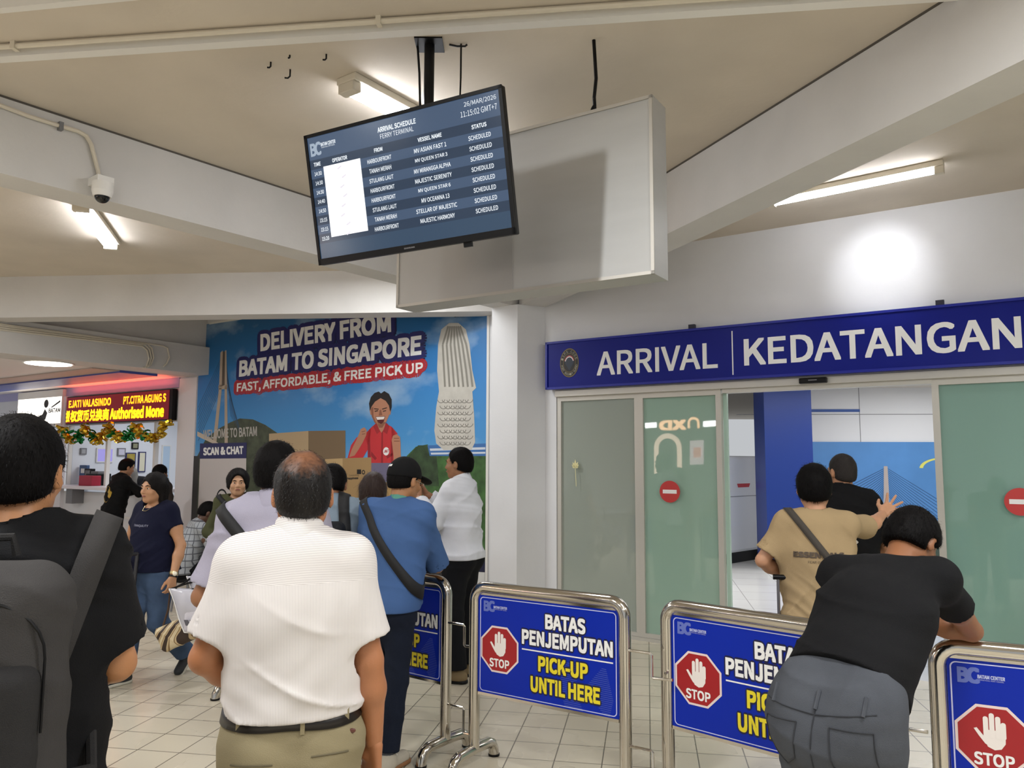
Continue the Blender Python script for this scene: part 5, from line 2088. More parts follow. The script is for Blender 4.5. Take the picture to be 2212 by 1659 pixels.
    def band(self, F, name, m, c, pn, width, lift=.003, th=.004, n=90, a0=0, a1=360, start=.45):
        """strap that follows a garment: loop in the plane through c with normal pn"""
        pn = nrm(pn)
        x = nrm(np.cross(pn, self.fw if abs(pn @ self.fw) < .9 else self.rt))
        y = np.cross(pn, x)
        full = abs(a1 - a0) >= 360
        an = np.radians(np.linspace(a0, a1, n, endpoint=not full))
        rows = []
        for o in (-width / 2, width / 2):
            D = np.outer(np.cos(an), x) + np.outer(np.sin(an), y)
            P = F.march(c + pn * o + D * start, -D, start)
            R_ = ((P - c - pn * o) * D).sum(1)
            for _ in range(3):
                R_ = np.maximum(R_, (np.roll(R_, 1) + 2 * R_ + np.roll(R_, -1)) / 4) if full else R_
            P = c + pn * o + D * R_[:, None]
            rows.append((P + D * lift, P + D * (lift + th)))
        (a_in, a_out), (b_in, b_out) = rows
        Vv = np.concatenate([a_in, b_in, b_out, a_out])
        i = np.arange(n if full else n - 1)
        j = (i + 1) % n
        Q = np.concatenate([np.stack([i + p * n, j + p * n, j + q * n, i + q * n], -1) for p, q in ((0, 1), (1, 2), (2, 3), (3, 0))])
        return raw_np(name, Vv, Q, m, self.o)

    def back_text(self, F, body, x0, x1, z0, z1, m, name='lettering', bold=.02, front=False, y0=.5, flipx=True):
        """print on the back (or chest) of a garment, following the cloth"""
        vs, fs = text_geo(body, bold) if isinstance(body, str) else body
        a, b, c, d = box_of(vs)
        sg = 1 if front else -1
        P = []
        lay = np.array([q[2] if len(q) > 2 else 0 for q in vs])
        for q in vs:
            x, y = q[0], q[1]
            u, v = (x - a) / (c - a), (y - b) / (d - b)
            X = x0 + (x1 - x0) * u
            if front:
                X = -X
            P.append((X, sg * y0, z0 + (z1 - z0) * v))
        P = np.array(P)
        H = F.march(P, (0, -sg, 0), y0 + .2)
        H[:, 1] += sg * (.003 + .00012 * lay)
        return raw(name, H, fs, m, self.o)


def blob(name, F, m, parent, vox=.01):
    V, Q = F.mesh(vox)
    return raw_np(name, V, Q, m, parent)
# ================================================================ the people
def strap_mat():
    return mat('strap_black', '111113', .7, bump=.2, bscale=400)


# ---- man with grey backpack, close on the left
p = Person('man in black t-shirt with grey backpack, seen from behind, close to the camera', (-1.152, 1.83), -25, 1.795, yaw=14, build=1.08, skin='b07a50', vox=.0075, face=False,
           pose=dict(shR=(.155, -.01, 1.415), shL=(-.155, -.01, 1.415), elR=(.215, .035, 1.155), wrR=(.08, .20, 1.09), elL=(-.215, .03, 1.155), wrL=(-.08, .2, 1.09), hd=(0, .03, 1.60)),
           hands=dict(R=dict(f=(-.8, .5, .2), n=(0, .3, -1)), L=dict(f=(.8, .5, .2), n=(0, .3, -1))), headk=1.02)
p.shirt(cloth('black_cotton', '0e0e10', vary=.05), sleeve=.80, sl_r=0.062, sl_flare=0.011, hem=.87, drape=.02, inf=.018, fold=0.0061, seed=11, name='t_shirt')
p.trousers(cloth('black_trousers', '0f1012'), seed=5)
p.shoes(M_black, M_grey)
p.hair(inf=.014, strands=5000, slen=.007, seed=2, vox=.006)
cb = MB()
bp = Field()
Mbag = cloth('backpack_grey', '3a3837', .8, .4, 500)
Mbag2 = cloth('backpack_grey_dark', '2a2929', .8, .4, 500)
s = p.s
bc = V3(-.02, -.245, 1.225) * 1
bp.box(bc, (.165, .085, .27), .075, .02)
bp.box(bc + V3(0, -.04, .02), (.145, .075, .22), .07, .03)
bp.disp(folds(21, .003, 8))
bag = blob('backpack', bp, Mbag, p.o, .008)
bag_top = bag
pk = Field()
pk.box(bc + V3(0, -.095, -.07), (.125, .045, .155), .045, .02)
pk.disp(folds(22, .003, 8))
blob('front_pocket', pk, Mbag2, bag, .008)
zp = MB()
zp.tube([bc + V3(-.128, -.108, -.05)] + [bc + V3(-.128 * math.cos(t), -.113 + .006 * math.cos(t) ** 2, .09 + .115 * math.sin(t)) for t in np.linspace(0, math.pi, 15)] + [bc + V3(.128, -.108, -.05)], .003, 6)
zp.build('zip', M_black, bag, smooth=True)
for sg in (-1, 1):
    p.band(p.shirtF, 'shoulder_strap', Mbag, V3(sg * .125 - .01, -.02, 1.30), (1, .0, -.30 * sg), .062, .004, .010, a0=0, a1=360, n=80)
MB().tube([bc + V3(-.05, .06, .27), bc + V3(-.04, .06, .31), bc + V3(.04, .06, .31), bc + V3(.05, .06, .27)], .009, 8).build('grab_loop', Mbag2, bag, smooth=True)
for sg in (-1, 1):
    MB().tube([bc + V3(sg * .16, .02, -.18), bc + V3(sg * .21, .10, -.20), bc + V3(sg * .2, .2, -.13)], .012, 8).build('lower_strap', Mbag2, bag, smooth=True)

# ---- man in striped white shirt
M_stripe = bpy.data.materials.new('striped_shirt')
M_stripe.use_nodes = True
nt = M_stripe.node_tree
b = nt.nodes['Principled BSDF']
b.inputs['Roughness'].default_value = .8
b.inputs['Specular IOR Level'].default_value = .2
tc = nt.nodes.new('ShaderNodeTexCoord')
sx = nt.nodes.new('ShaderNodeSeparateXYZ')
nt.links.new(tc.outputs['Object'], sx.inputs[0])


def math_node(nt, op, a, b_=None, c_=None):
    n = nt.nodes.new('ShaderNodeMath')
    n.operation = op
    for i, v in enumerate((a, b_, c_)):
        if v is None:
            continue
        if isinstance(v, (int, float)):
            n.inputs[i].default_value = v
        else:
            nt.links.new(v, n.inputs[i])
    return n.outputs[0]


yoke = math_node(nt, 'GREATER_THAN', sx.outputs['Z'], 1.355)
wx = math_node(nt, 'SINE', math_node(nt, 'MULTIPLY', math_node(nt, 'ADD', sx.outputs['X'], math_node(nt, 'MULTIPLY', sx.outputs['Z'], .03)), 2 * math.pi / .0040))
wz = math_node(nt, 'SINE', math_node(nt, 'MULTIPLY', math_node(nt, 'ADD', sx.outputs['Z'], math_node(nt, 'MULTIPLY', sx.outputs['X'], .10)), 2 * math.pi / .0046))
mxn = nt.nodes.new('ShaderNodeMix')
nt.links.new(yoke, mxn.inputs['Factor'])
nt.links.new(wx, mxn.inputs[2])
nt.links.new(wz, mxn.inputs[3])
st_ = math_node(nt, 'GREATER_THAN', mxn.outputs[0], .35)
mc = nt.nodes.new('ShaderNodeMix')
mc.data_type = 'RGBA'
nt.links.new(st_, mc.inputs['Factor'])
mc.inputs[6].default_value = (*lin('dcd7d3'), 1)
mc.inputs[7].default_value = (*lin('b9b2af'), 1)
nt.links.new(mc.outputs[2], b.inputs['Base Color'])

p = Person('balding man in striped white shirt and khaki trousers, seen from behind', (-.63, 2.33), -14, 1.725, build=1.06, skin='a86f4a', vox=.0075, face=False, hip=.97, depth=.70,
           pose=dict(shR=(.148, -.005, 1.40), shL=(-.148, -.005, 1.40), elL=(-.245, .0, 1.135), wrL=(-.12, .17, 1.0), elR=(.212, -.02, 1.11), wrR=(.236, .03, .865), hd=(.01, .035, 1.595)),
           hands=dict(R=dict(f=(-.05, .18, -1), n=(-.8, -.55, 0), curl=(.30, .32, .38, .45), h=.0030, thumb=.3), L=dict(f=(.9, .4, -.2), n=(.2, .3, -1))), headk=1.0)
p.shirt(M_stripe, sleeve=.78, sl_r=0.062, sl_flare=0.012, tuck=.985, inf=.020, fold=0.0088, seed=7, collar=1, freq=7, dirv=(.5, .3, .9), vox=.007, drape=.004)
ys = MB()
p.trousers(cloth('khaki_cotton', '8f8467', .85, .3, 500), waist=1.0, inf=.009, seed=8, leg=(.100, .085, .080), fold=0.0041)
p.band(p.trouF, 'belt', M_belt, V3(0, 0, .982) * 1, (0, 0, 1), .034, .001, .005)
for x in (.03, -.14, .15):
    H = p.trouF.march(np.array([(x, -.5, .983)]), (0, 1, 0), .7)[0]
    MB().box((x - .006, H[1] - .012, .955), (x + .006, H[1] - .004, 1.008)).build('belt_loop', cloth('khaki_cotton', '8f8467', .85, .3, 500), p.trou_o)
for x0, x1, zz in ((-.155, -.045, .885), (.055, .155, .898)):
    pts = p.trouF.march(np.array([(x0 + (x1 - x0) * i / 6, -.5, zz + .003 * math.sin(i * .5)) for i in range(7)]), (0, 1, 0), .7)
    MB().tube([q - V3(0, .001, 0) for q in pts], .0022, 6).build('pocket_welt', mat('khaki_dark', '5c543f', .9), p.trou_o)
H = p.trouF.march(np.array([(-.10, -.5, .862)]), (0, 1, 0), .7)[0]
MB().ball(H - V3(0, .002, 0), (.009, .004, .009), 14, 8).build('button', mat('button_bone', 'd9cfa8', .3), p.trou_o, smooth=True)
H = p.trouF.march(np.array([(.165, -.5, .945)]), (0, 1, 0), .7)[0]
MB().ball(H - V3(0, .002, 0), (.010, .003, .007), 10, 6).build('button', mat('button_brown', '5a3026', .4), p.trou_o, smooth=True)
p.shoes(M_belt, M_black)
crown = p.hp(.0, -.062, .098)
mth = bpy.data.materials.new('thinning_hair')
mth.use_nodes = True
nt = mth.node_tree
b = nt.nodes['Principled BSDF']
b.inputs['Roughness'].default_value = .5
b.inputs['Specular IOR Level'].default_value = .3
tc = nt.nodes.new('ShaderNodeTexCoord')
vd = nt.nodes.new('ShaderNodeVectorMath')
vd.operation = 'DISTANCE'
nt.links.new(tc.outputs['Object'], vd.inputs[0])
vd.inputs[1].default_value = tuple(crown)
nz = nt.nodes.new('ShaderNodeTexNoise')
nz.inputs['Scale'].default_value = 90
nz.inputs['Detail'].default_value = 5
nt.links.new(tc.outputs['Object'], nz.inputs['Vector'])
sm = math_node(nt, 'ADD', vd.outputs['Value'], math_node(nt, 'MULTIPLY', math_node(nt, 'SUBTRACT', nz.outputs['Fac'], .5), .06))
crp = nt.nodes.new('ShaderNodeValToRGB')
crp.color_ramp.elements[0].position = .015
crp.color_ramp.elements[0].color = (*lin('7a5138'), 1)
crp.color_ramp.elements[1].position = .075
crp.color_ramp.elements[1].color = (*lin('120e0c'), 1)
nt.links.new(sm, crp.inputs[0])
nt.links.new(crp.outputs[0], b.inputs['Base Color'])
p.hair(mth, inf=.009, strands=6000, slen=.006, seed=5, thin=(crown, .085), vox=.006)

# ---- man in lilac shirt behind him
p = Person('man in pale lilac shirt with thinning crown, half hidden behind the striped shirt', (-1.0, 3.33), -8, 1.775, skin='8f6142', vox=.009, face=False, yaw=18, build=1.05,
           pose=dict(elR=(.25, .05, 1.12), wrR=(.12, .25, 1.05), elL=(-.27, -.01, 1.10), wrL=(-.2, .2, 1.0)))
p.shirt(cloth('lilac_cotton', '9d99a8', .85), sleeve=.85, sl_r=0.060, sl_flare=0.010, hem=.86, drape=.02, inf=.020, fold=0.0081, seed=9, collar=1)
p.trousers(cloth('dark_slacks', '23232a'), seed=12)
p.shoes(M_black)
crown2 = p.hp(.01, -.07, .09)
p.hair(inf=.010, strands=4000, slen=.010, seed=6, thin=(crown2, .09))
p.band(p.shirtF, 'bag_strap', strap_mat(), V3(-.02, 0, 1.28), (.75, 0, .66), .05, .003, .006)

# ---- man in grey-blue t-shirt with black bag
p = Person('stooping man in grey-blue t-shirt with black backpack, beyond the striped shirt', (-1.10, 4.72), -4, 1.70, skin='a06d4e', vox=.010, face=False, build=1.08, nod=28,
           pose=dict(hd=(.01, .075, 1.565), nek=(0, .0, 1.44), elR=(.235, .12, 1.13), wrR=(.10, .30, 1.10), elL=(-.235, .12, 1.13), wrL=(-.1, .3, 1.1)))
p.shirt(cloth('greyblue_cotton', '7d8c99', .9), sleeve=.85, sl_r=0.064, hem=.86, drape=.025, inf=.022, fold=0.0081, seed=14, name='t_shirt')
p.trousers(cloth('dark_jeans', '1d2434'), seed=4)
p.shoes(M_black)
p.hair(inf=.012, strands=3000, slen=.011, seed=8)
bk = Field()
bk.box((-.02, -.235, 1.14), (.155, .075, .21), .045)
bo = blob('backpack', bk, cloth('backpack_black', '17181d', .7, .3, 400), p.o, .01)
MB().tube([V3(-.16, -.313, 1.24), V3(-.10, -.315, 1.30), V3(.06, -.315, 1.30), V3(.12, -.313, 1.24)], .004, 6).build('zip', M_grey, bo)
for sg in (-1, 1):
    p.band(p.shirtF, 'shoulder_strap', strap_mat(), V3(sg * .12, 0, 1.3), (1, 0, .12 * sg), .06, .003, .010)

# ---- woman with long brown hair
p = Person('woman with long straight brown hair and black top, facing the poster', (-1.0, 5.66), 0, 1.60, skin='b98863', vox=.010, face=False, build=.86)
p.shirt(cloth('black_knit', '121214'), sleeve=.9, hem=.85, inf=.015, seed=15, name='top')
p.trousers(cloth('black_trousers', '0f1012'), seed=6)
p.shoes(M_black)
p.hair(M_hair_b, style='long', inf=.013, strands=2500, slen=.03, seed=9)

# ---- man in blue shirt and black cap leaning on a barrier
p = Person('man in blue t-shirt and black cap leaning on the barrier beside the striped shirt', (-.70, 4.50), 14, 1.715, skin='a8764f', vox=.008, face=True, yaw=22, nod=14, build=1.0,
           wpose=dict(elR=(-.44, 4.70, 1.075), wrR=(-.57, 4.93, 1.085)),
           pose=dict(pel=(-.01, 0, .92), wai=(.01, .02, 1.07), che=(.025, .03, 1.26), nek=(.04, .05, 1.45), hd=(.055, .10, 1.59), shR=(.185, .05, 1.385), shL=(-.125, .05, 1.41), elL=(-.21, .14, 1.13), wrL=(-.06, .34, 1.12),
                     hipR=(.08, 0, .89), hipL=(-.09, 0, .89), knR=(.065, .0, .49), anR=(.035, -.05, .085), knL=(-.105, .08, .49), anL=(-.135, .03, .085)))
p.shirt(cloth('denim_blue_cotton', '43608f', .9), sleeve=.97, sl_r=0.069, sl_flare=0.008, hem=.865, drape=.028, inf=.022, fold=0.0068, seed=17, name='t_shirt', vox=.008)
p.trousers(cloth('navy_jeans', '161d2c', .85), inf=.008, leg=(.088, .066, .066), seed=2, length=.93)
p.shoes(cloth('cream_leather', 'b8b0a0', .6), mat('gum_sole', '8a5f3c', .6), toe=((-.05, 1, 0), (.25, 1, 0)), stripes=True)
for S in 'LR':
    an = p.J['an' + S]
    MB().tube([an - UPV * .01, an + UPV * .075], [.047, .045], 16).build('sock', cloth('grey_sock', '5b5e66'), p.o, smooth=True)
p.hair(inf=.008, strands=800, slen=.014, seed=12)
k = p.headk
cf = p.cap_field(.016)
cf.plane(p.hp(0, 0, .012), nrm(-p.hu + p.hf * .12), .006)
cap = blob('cap', cf, cloth('cap_black', '0b0b0c', .8), p.o, .006)
vz = Field()
vz.ell(p.hp(0, .115, .030), (.078 * k, .085 * k, .016 * k), .01, [p.hr, p.hf, nrm(p.hu + p.hf * .12)])
vz.plane(p.hp(0, .075, .0), -p.hf)
blob('visor', vz, cloth('cap_black', '0b0b0c', .8), cap, .005)
hb = p.hp(0, -.16, .055)
vs, fs = text_geo('JAPAN', .03)
a, b_, c, d = box_of(vs)
pts = np.array([p.hp(-.055 + .05 * (x - a) / (c - a), -.25, .052 + .014 * (y - b_) / (d - b_)) for x, y, *_ in vs])
raw('cap_lettering', cf.march(pts, p.hf, .3) - p.hf * .002, fs, M_lett, cap)
raw_g = MB()
for sg in (-1, 1):
    c_ = p.hp(sg * .032, .106, -.006)
    raw_g.tube([c_ + (p.hr * .023 * math.cos(t) + p.hu * .017 * math.sin(t)) * k for t in np.linspace(0, 2 * math.pi, 17)], .0016, 5)
    raw_g.tube([p.hp(sg * .055, .104, -.002), p.hp(sg * .084, .0, .0)], .0016, 5)
raw_g.build('glasses', mat('glasses_metal', 'cfcabd', .2, 1.), p.o)
p.band(p.shirtF, 'bag_strap', strap_mat(), V3(.02, .02, 1.22), (.80, .0, .60), .048, .004, .005)
G = Field()
nd = nrm(p.J['hd'] - p.J['nek'])
c0 = p.J['nek'] + nd * .022
G.capped(c0 - nd * .01, c0 + nd * .022, .066, .063, .01)
G.cone(c0 - nd * .05, c0 + nd * .06, .058, .057, .004, mode='s')
blob('lanyard', G, cloth('lanyard_green', '5f9a8b'), p.o, .005)

# ---- man in white shirt holding a phone by the poster
p = Person('man in white long-sleeved shirt and black trousers photographing beside the column', (-.40, 6.28), -68, 1.80, skin='9c6d4d', vox=.009, face=True, build=1.03,
           pose=dict(elR=(.22, .16, 1.20), wrR=(.10, .36, 1.36), elL=(-.235, .12, 1.17), wrL=(-.06, .34, 1.33), shL=(-.15, .03, 1.40), shR=(.15, .03, 1.40)),
           hands=dict(R=dict(f=(-.4, .4, .8), n=(-.6, .3, -.2), curl=(.7, .8, .8, .8)), L=dict(f=(.4, .4, .8), n=(.6, .3, -.2), curl=(.7, .8, .8, .8))))
p.shirt(cloth('white_cotton', 'dcdee4', .8), sleeve=1.85, sl_r=0.064, hem=.93, drape=.012, inf=.022, fold=0.0065, seed=19, collar=1)
p.trousers(cloth('black_slacks', '101114'), seed=3, leg=(.098, .08, .08), length=.97)
p.shoes(mat('tan_suede', '7d6a4a', .8), M_black, toe=((-.1, 1, 0), (.1, 1, 0)))
p.hair(inf=.013, strands=2500, slen=.012, seed=14)
ph = Field()
ph.box(p.J['wrR'] * .5 + p.J['wrL'] * .5 + V3(0, .07, .09), (.038, .005, .078), .004)
pho = blob('phone', ph, M_black, p.o, .004)

# ---- woman in navy t-shirt with bags
p = Person('woman in navy t-shirt and jeans walking with carrier bags and a watch', (-2.82, 6.24), 203, 1.585, skin='c08f6b', vox=.007, face=True, build=1.04, yaw=0, depth=.72, hip=1.04, headk=.98,
           pose=dict(hipR=(.088, 0, .90), hipL=(-.088, 0, .90), knR=(.09, .10, .50), anR=(.075, .20, .085), knL=(-.10, .02, .48), anL=(-.11, -.29, .165),
                     elL=(-.27, -.03, 1.12), wrL=(-.30, .07, .875), elR=(.27, .03, 1.14), wrR=(.33, .20, .97), hd=(0, .035, 1.60)),
           hands=dict(L=dict(f=(-.05, .15, -1), n=(.8, -.2, 0), curl=(.9, 1., 1., 1.)), R=dict(f=(.1, .7, -.5), n=(-.2, 0, -1), curl=(.8, .9, .9, .9))))
p.shirt(cloth('navy_cotton', '12152d', .85), sleeve=.48, sl_r=0.062, sl_flare=0.007, hem=.83, drape=.028, inf=.020, fold=0.0054, seed=23, name='t_shirt', neck_cut=.026)
p.trousers(cloth('blue_denim', '465a78', .85, vary=.30, vscale=6), inf=.016, leg=(.105, .078, .082), seed=9, length=.98)
p.shoes(mat('sneaker_dark', '2c2f33', .6), mat('sole_white', 'c9c5b6', .6), toe=((-.1, .75, -.70), (.1, 1, 0)), lift=((-.1, .70, .75), 0), stripes=True)
p.hair(mat('dark_brown_hair', '0e0a09', .6, bump=.4, bscale=120, spec=.18), style='long', inf=.014, strands=1500, slen=.02, seed=16)
p.back_text(p.shirtF, 'TRANQUILITY', -.075, .075, 1.175, 1.195, mat('print_silver', 'a4a7bd', .5), 'chest_lettering', .0, front=True)
wv = p.J['wrL'] + (p.J['elL'] - p.J['wrL']) * .10
d = nrm(p.J['elL'] - p.J['wrL'])
wt = MB().tube([wv - d * .010, wv + d * .010], .034, 16).build('watch', mat('watch_gold', 'd8c79a', .25, .9), p.o, smooth=True)
MB().ball(wv + V3(-.030, .016, 0), (.017, .017, .017), 12, 8).build('watch_face', mat('watch_dial', 'efe9d6', .3), wt, smooth=True)
MB().tube([p.J['wrL'] + d * -.006, p.J['wrL'] + d * .006], .033, 14).build('bracelet', M_black, p.o, smooth=True)
hand_w = V3(*p.loc) + V3(*(p.R @ (p.J['wrL'] + V3(-.01, .03, -.09))[:2]), (p.J['wrL'][2] - .09))
MB().tube([p.hp(-.05, .035, -.15), p.hp(-.02, .085, -.185), p.hp(.02, .085, -.185), p.hp(.05, .035, -.15)], .002, 5).build('necklace', mat('watch_gold', 'd8c79a', .25, .9), p.o)

# her bags
M_film = bpy.data.materials.new('clear_plastic')
M_film.use_nodes = True
nt = M_film.node_tree
b = nt.nodes['Principled BSDF']
b.inputs['Base Color'].default_value = (*lin('dedee8'), 1)
b.inputs['Roughness'].default_value = .25
b.inputs['Alpha'].default_value = .62


def carrier(label, top, c, w_, h_, lean, px, seed):
    """translucent carrier bag: folded sheet pair with white welded edges"""
    root = empty('carrier_bag', tuple(c))
    tag(root, label, 'bag', 'clear carrier bags')
    ex = nrm(V3(*bear(px)))
    up_ = nrm(UPV + ex * lean)
    n = np.cross(ex, up_)
    r = random.Random(seed)
    nu, nv = 10, 12
    sheets = []
    for sg in (-1, 1):
        vs, fs = [], []
        for j in range(nv + 1):
            for i in range(nu + 1):
                u, v = i / nu - .5, j / nv
                bulge = .055 * math.cos(u * math.pi) * (.25 + .75 * math.sin(min(1, v * 1.5) * math.pi * .8 + .3))
                vs.append(ex * u * w_ * (1 - .25 * (1 - v) ** 2 * 0) - up_ * v * h_ + n * (sg * bulge + .008 * math.sin(9 * u + 7 * v + seed)))
        for j in range(nv):
            for i in range(nu):
                a = j * (nu + 1) + i
                fs.append((a, a + 1, a + nu + 2, a + nu + 1))
        o = raw('bag_side', vs, fs, M_film, root, True)
        so = o.modifiers.new('film', 'SOLIDIFY')
        so.thickness = .0015
        sheets.append(vs)
    e = MB()
    vs = sheets[1]
    for col in (0, nu):
        e.tube([vs[j * (nu + 1) + col] for j in range(nv + 1)], .005, 6)
    e.tube([vs[nv * (nu + 1) + i] for i in range(nu + 1)], .005, 6)
    e.build('welded_edge', M_lett, root)
    hd = MB()
    hd.tube([ex * -.3 * w_, (ex * -.1 * w_ + top) * .55, np.array(top), (ex * .1 * w_ + top) * .55, ex * .3 * w_], .007, 7)
    hd.build('handle', M_black, root)
    cnt = Field()
    cnt.box(-up_ * h_ * .62, (w_ * .30, .035, h_ * .25), .03, ax=[ex, n, up_])
    blob('contents', cnt, mat('paper_white', 'd2d0da', .6), root, .01)
    lb_ = Plane(c * 0 - up_ * h_ * .72, ex, up_)
    mk = MB()
    sgn = 1 if lb_.n @ V3(.3, -1, 0) > 0 else -1
    for k_ in (0, 1):
        mk.flat(lb_, [(-.07 + k_ * .045, -.03), (-.035 + k_ * .045, -.03), (-.035 + k_ * .045, .015), (-.07 + k_ * .045, .015)], sgn * .062)
    mk.build('printed_marks', mat('print_grey', '5c5a62', .5), root)
    return root


hw = hand_w
c1 = V3(*at_depth(403, 1272, 5.75))
c2 = V3(*at_depth(440, 1245, 5.95))
carrier('clear carrier bag with white edges hanging lowest from the walking woman\'s hand', hw - c1, c1, .27, .34, -.42, 96, 1)
carrier('clear carrier bag behind the lower one, held by the walking woman', hw - c2, c2, .27, .34, -.42, 92, 2)
cb_ = V3(*at_depth(388, 1366, 5.85))
root = empty('patterned_bag', tuple(cb_))
tag(root, 'brown and cream patterned soft bag swinging under the clear carrier bags', 'bag')
pf = Field()
aex = nrm(V3(.83, -.1, .42))
aup = nrm(V3(-.40, 0, .9))
pf.box((0, 0, 0), (.165, .06, .095), .05, ax=[aex, np.cross(aup, aex), aup])
pf.disp(folds(31, .006, 10))
pmt = bpy.data.materials.new('scarf_print')
pmt.use_nodes = True
nt = pmt.node_tree
b = nt.nodes['Principled BSDF']
b.inputs['Roughness'].default_value = .6
tc = nt.nodes.new('ShaderNodeTexCoord')
wv_ = nt.nodes.new('ShaderNodeTexWave')
wv_.inputs['Scale'].default_value = 2.6
wv_.inputs['Distortion'].default_value = 16
wv_.inputs['Detail'].default_value = 1.5
nt.links.new(tc.outputs['Object'], wv_.inputs['Vector'])
cr = nt.nodes.new('ShaderNodeValToRGB')
cr.color_ramp.interpolation = 'CONSTANT'
for i, (p_, c_) in enumerate(((0, '3a2a20'), (.28, 'c9b48c'), (.6, '8a6d46'), (.8, 'd8c8a4'))):
    e = cr.color_ramp.elements[i] if i < 2 else cr.color_ramp.elements.new(p_)
    e.position = p_
    e.color = (*lin(c_), 1)
nt.links.new(wv_.outputs['Fac'], cr.inputs[0])
nt.links.new(cr.outputs[0], b.inputs['Base Color'])
blob('bag_body', pf, pmt, root, .008)
MB().tube([aex * -.12 + aup * .08, (hw - cb_) * .6 + aex * -.05, hw - cb_, (hw - cb_) * .6 + aex * .05, aex * .12 + aup * .08], .008, 8).build('handle', mat('bag_brown', '4a3424', .6), root, smooth=True)
# her luggage cart
tr = empty('luggage_cart', (-3.37, 6.08, 0), -.5)
tag(tr, 'luggage cart with plastic wrapped load beside the walking woman', 'cart')
fm = MB()
for y in (-.22, .22):
    fm.tube([(-.35, y, .14), (.35, y, .14), (.42, y, .5), (.46, y, .98)], .014, 10)
fm.tube([(.46, -.22, .98), (.46, .22, .98)], .014, 10)
for x in (-.35, 0, .35):
    fm.tube([(x, -.22, .14), (x, .22, .14)], .012, 8)
fm.build('frame', mat('cart_frame', '4a4b50', .35, .7), tr, smooth=True)
for x in (-.3, .3):
    for y in (-.2, .2):
        MB().tube([(x, y - .018, .064), (x, y + .018, .064)], .063, 18).tube([(x, y, .064), (x, y, .14)], .01, 8).build('wheel', M_black, tr)
ld = Field()
ld.box((0, 0, .44), (.30, .20, .27), .06)
ld.disp(folds(41, .012, 14))
tag(blob('wrapped_parcel', ld, mat('wrap_film', '6b6a70', .12, .3, bump=.6, bscale=18), None, .012), 'parcel wrapped in shiny clear film on the luggage cart', 'parcel')
bpy.data.objects['wrapped_parcel'].location = (-3.37, 6.08, 0)
bpy.data.objects['wrapped_parcel'].rotation_euler = (0, 0, -.5)
dk_ = Field()
dk_.box((0, 0, .21), (.20, .13, .21), .08)
dk_.ell((0, .02, .38), (.16, .11, .08), .05)
bgp = blob('travel_bag', dk_, cloth('nylon_black', '121317', .6, .3, 300), None, .012)
bl = at_depth(243, 1130, 6.2)
bgp.location = (bl[0], bl[1], .713)
bgp.location = (-3.37, 6.10, .714)
tag(bgp, 'black travel bag on top of the wrapped parcel', 'bag')
MB().tube([(-.12, 0, .43), (-.08, 0, .50), (.08, 0, .50), (.12, 0, .43)], .012, 8).build('handle', M_black, bgp, smooth=True)

# ---- old lady in olive blouse
p = Person('elderly woman in olive blouse with white embroidered flowers, facing the camera', (-2.53, 7.25), 166, 1.60, skin='c79a78', vox=.0075, face=True, build=.96, yaw=-6, depth=.74,
           pose=dict(elR=(.25, .02, 1.12), wrR=(.07, .20, 1.02), elL=(-.25, .02, 1.12), wrL=(-.06, .21, 1.03)),
           hands=dict(R=dict(f=(-1, .25, -.1), n=(0, -1, -.2), curl=(.5, .5, .5, .5)), L=dict(f=(1, .25, -.1), n=(0, -1, -.2), curl=(.5, .5, .5, .5))))
p.shirt(cloth('olive_cotton', '4a4c33', .9), sleeve=1.55, sl_r=0.056, hem=.93, drape=.02, inf=.022, fold=0.0081, seed=27, name='blouse', neck_cut=.012)
p.trousers(cloth('black_slacks', '101114'), seed=7)
p.shoes(M_black)
p.hair(mat('dark_brown_hair', '0e0a09', .6, bump=.4, bscale=120, spec=.18), style='bob', inf=.016, strands=2500, slen=.012, seed=18)
fl2 = []
fvs, ffs = [], []
for cx_, cz_ in ((.085, 1.285), (.068, 1.262), (.098, 1.262), (.050, 1.240), (-.085, 1.285), (-.105, 1.262), (-.07, 1.262)):
    for k_ in range(5):
        a = k_ * 1.2566
        pc_ = circ((cx_ + .012 * math.cos(a), cz_ + .012 * math.sin(a)), .0085, 8)
        n_ = len(fvs)
        fvs += pc_
        ffs.append(tuple(range(n_, n_ + 8)))
P_ = np.array([(x, .5, z) for x, z in fvs])
Hh_ = p.shirtF.march(P_, (0, -1, 0), .6)
Hh_[:, 1] += .003
raw('embroidery', Hh_, ffs, M_lett, p.shirt_o)
p.band(p.shirtF, 'bag_strap', strap_mat(), V3(0, 0, 1.2), (-.72, 0, .70), .04, .003, .005)
bb = Field()
bb.box((-.20, .10, .95), (.10, .045, .08), .03)
blob('handbag', bb, cloth('handbag_navy', '1b2634', .7), p.o, .008)

# ---- seated man in plaid shirt behind the walking woman
M_plaid = bpy.data.materials.new('plaid_shirt')
M_plaid.use_nodes = True
nt = M_plaid.node_tree
b = nt.nodes['Principled BSDF']
b.inputs['Roughness'].default_value = .85
tc = nt.nodes.new('ShaderNodeTexCoord')
sx = nt.nodes.new('ShaderNodeSeparateXYZ')
nt.links.new(tc.outputs['Object'], sx.inputs[0])
l1 = math_node(nt, 'LESS_THAN', math_node(nt, 'FRACT', math_node(nt, 'MULTIPLY', math_node(nt, 'ADD', sx.outputs['X'], sx.outputs['Y']), 14.)), .14)
l2 = math_node(nt, 'LESS_THAN', math_node(nt, 'FRACT', math_node(nt, 'MULTIPLY', sx.outputs['Z'], 14.)), .14)
mm = math_node(nt, 'MAXIMUM', l1, l2)
mc = nt.nodes.new('ShaderNodeMix')
mc.data_type = 'RGBA'
nt.links.new(mm, mc.inputs['Factor'])
mc.inputs[6].default_value = (*lin('9da1a6'), 1)
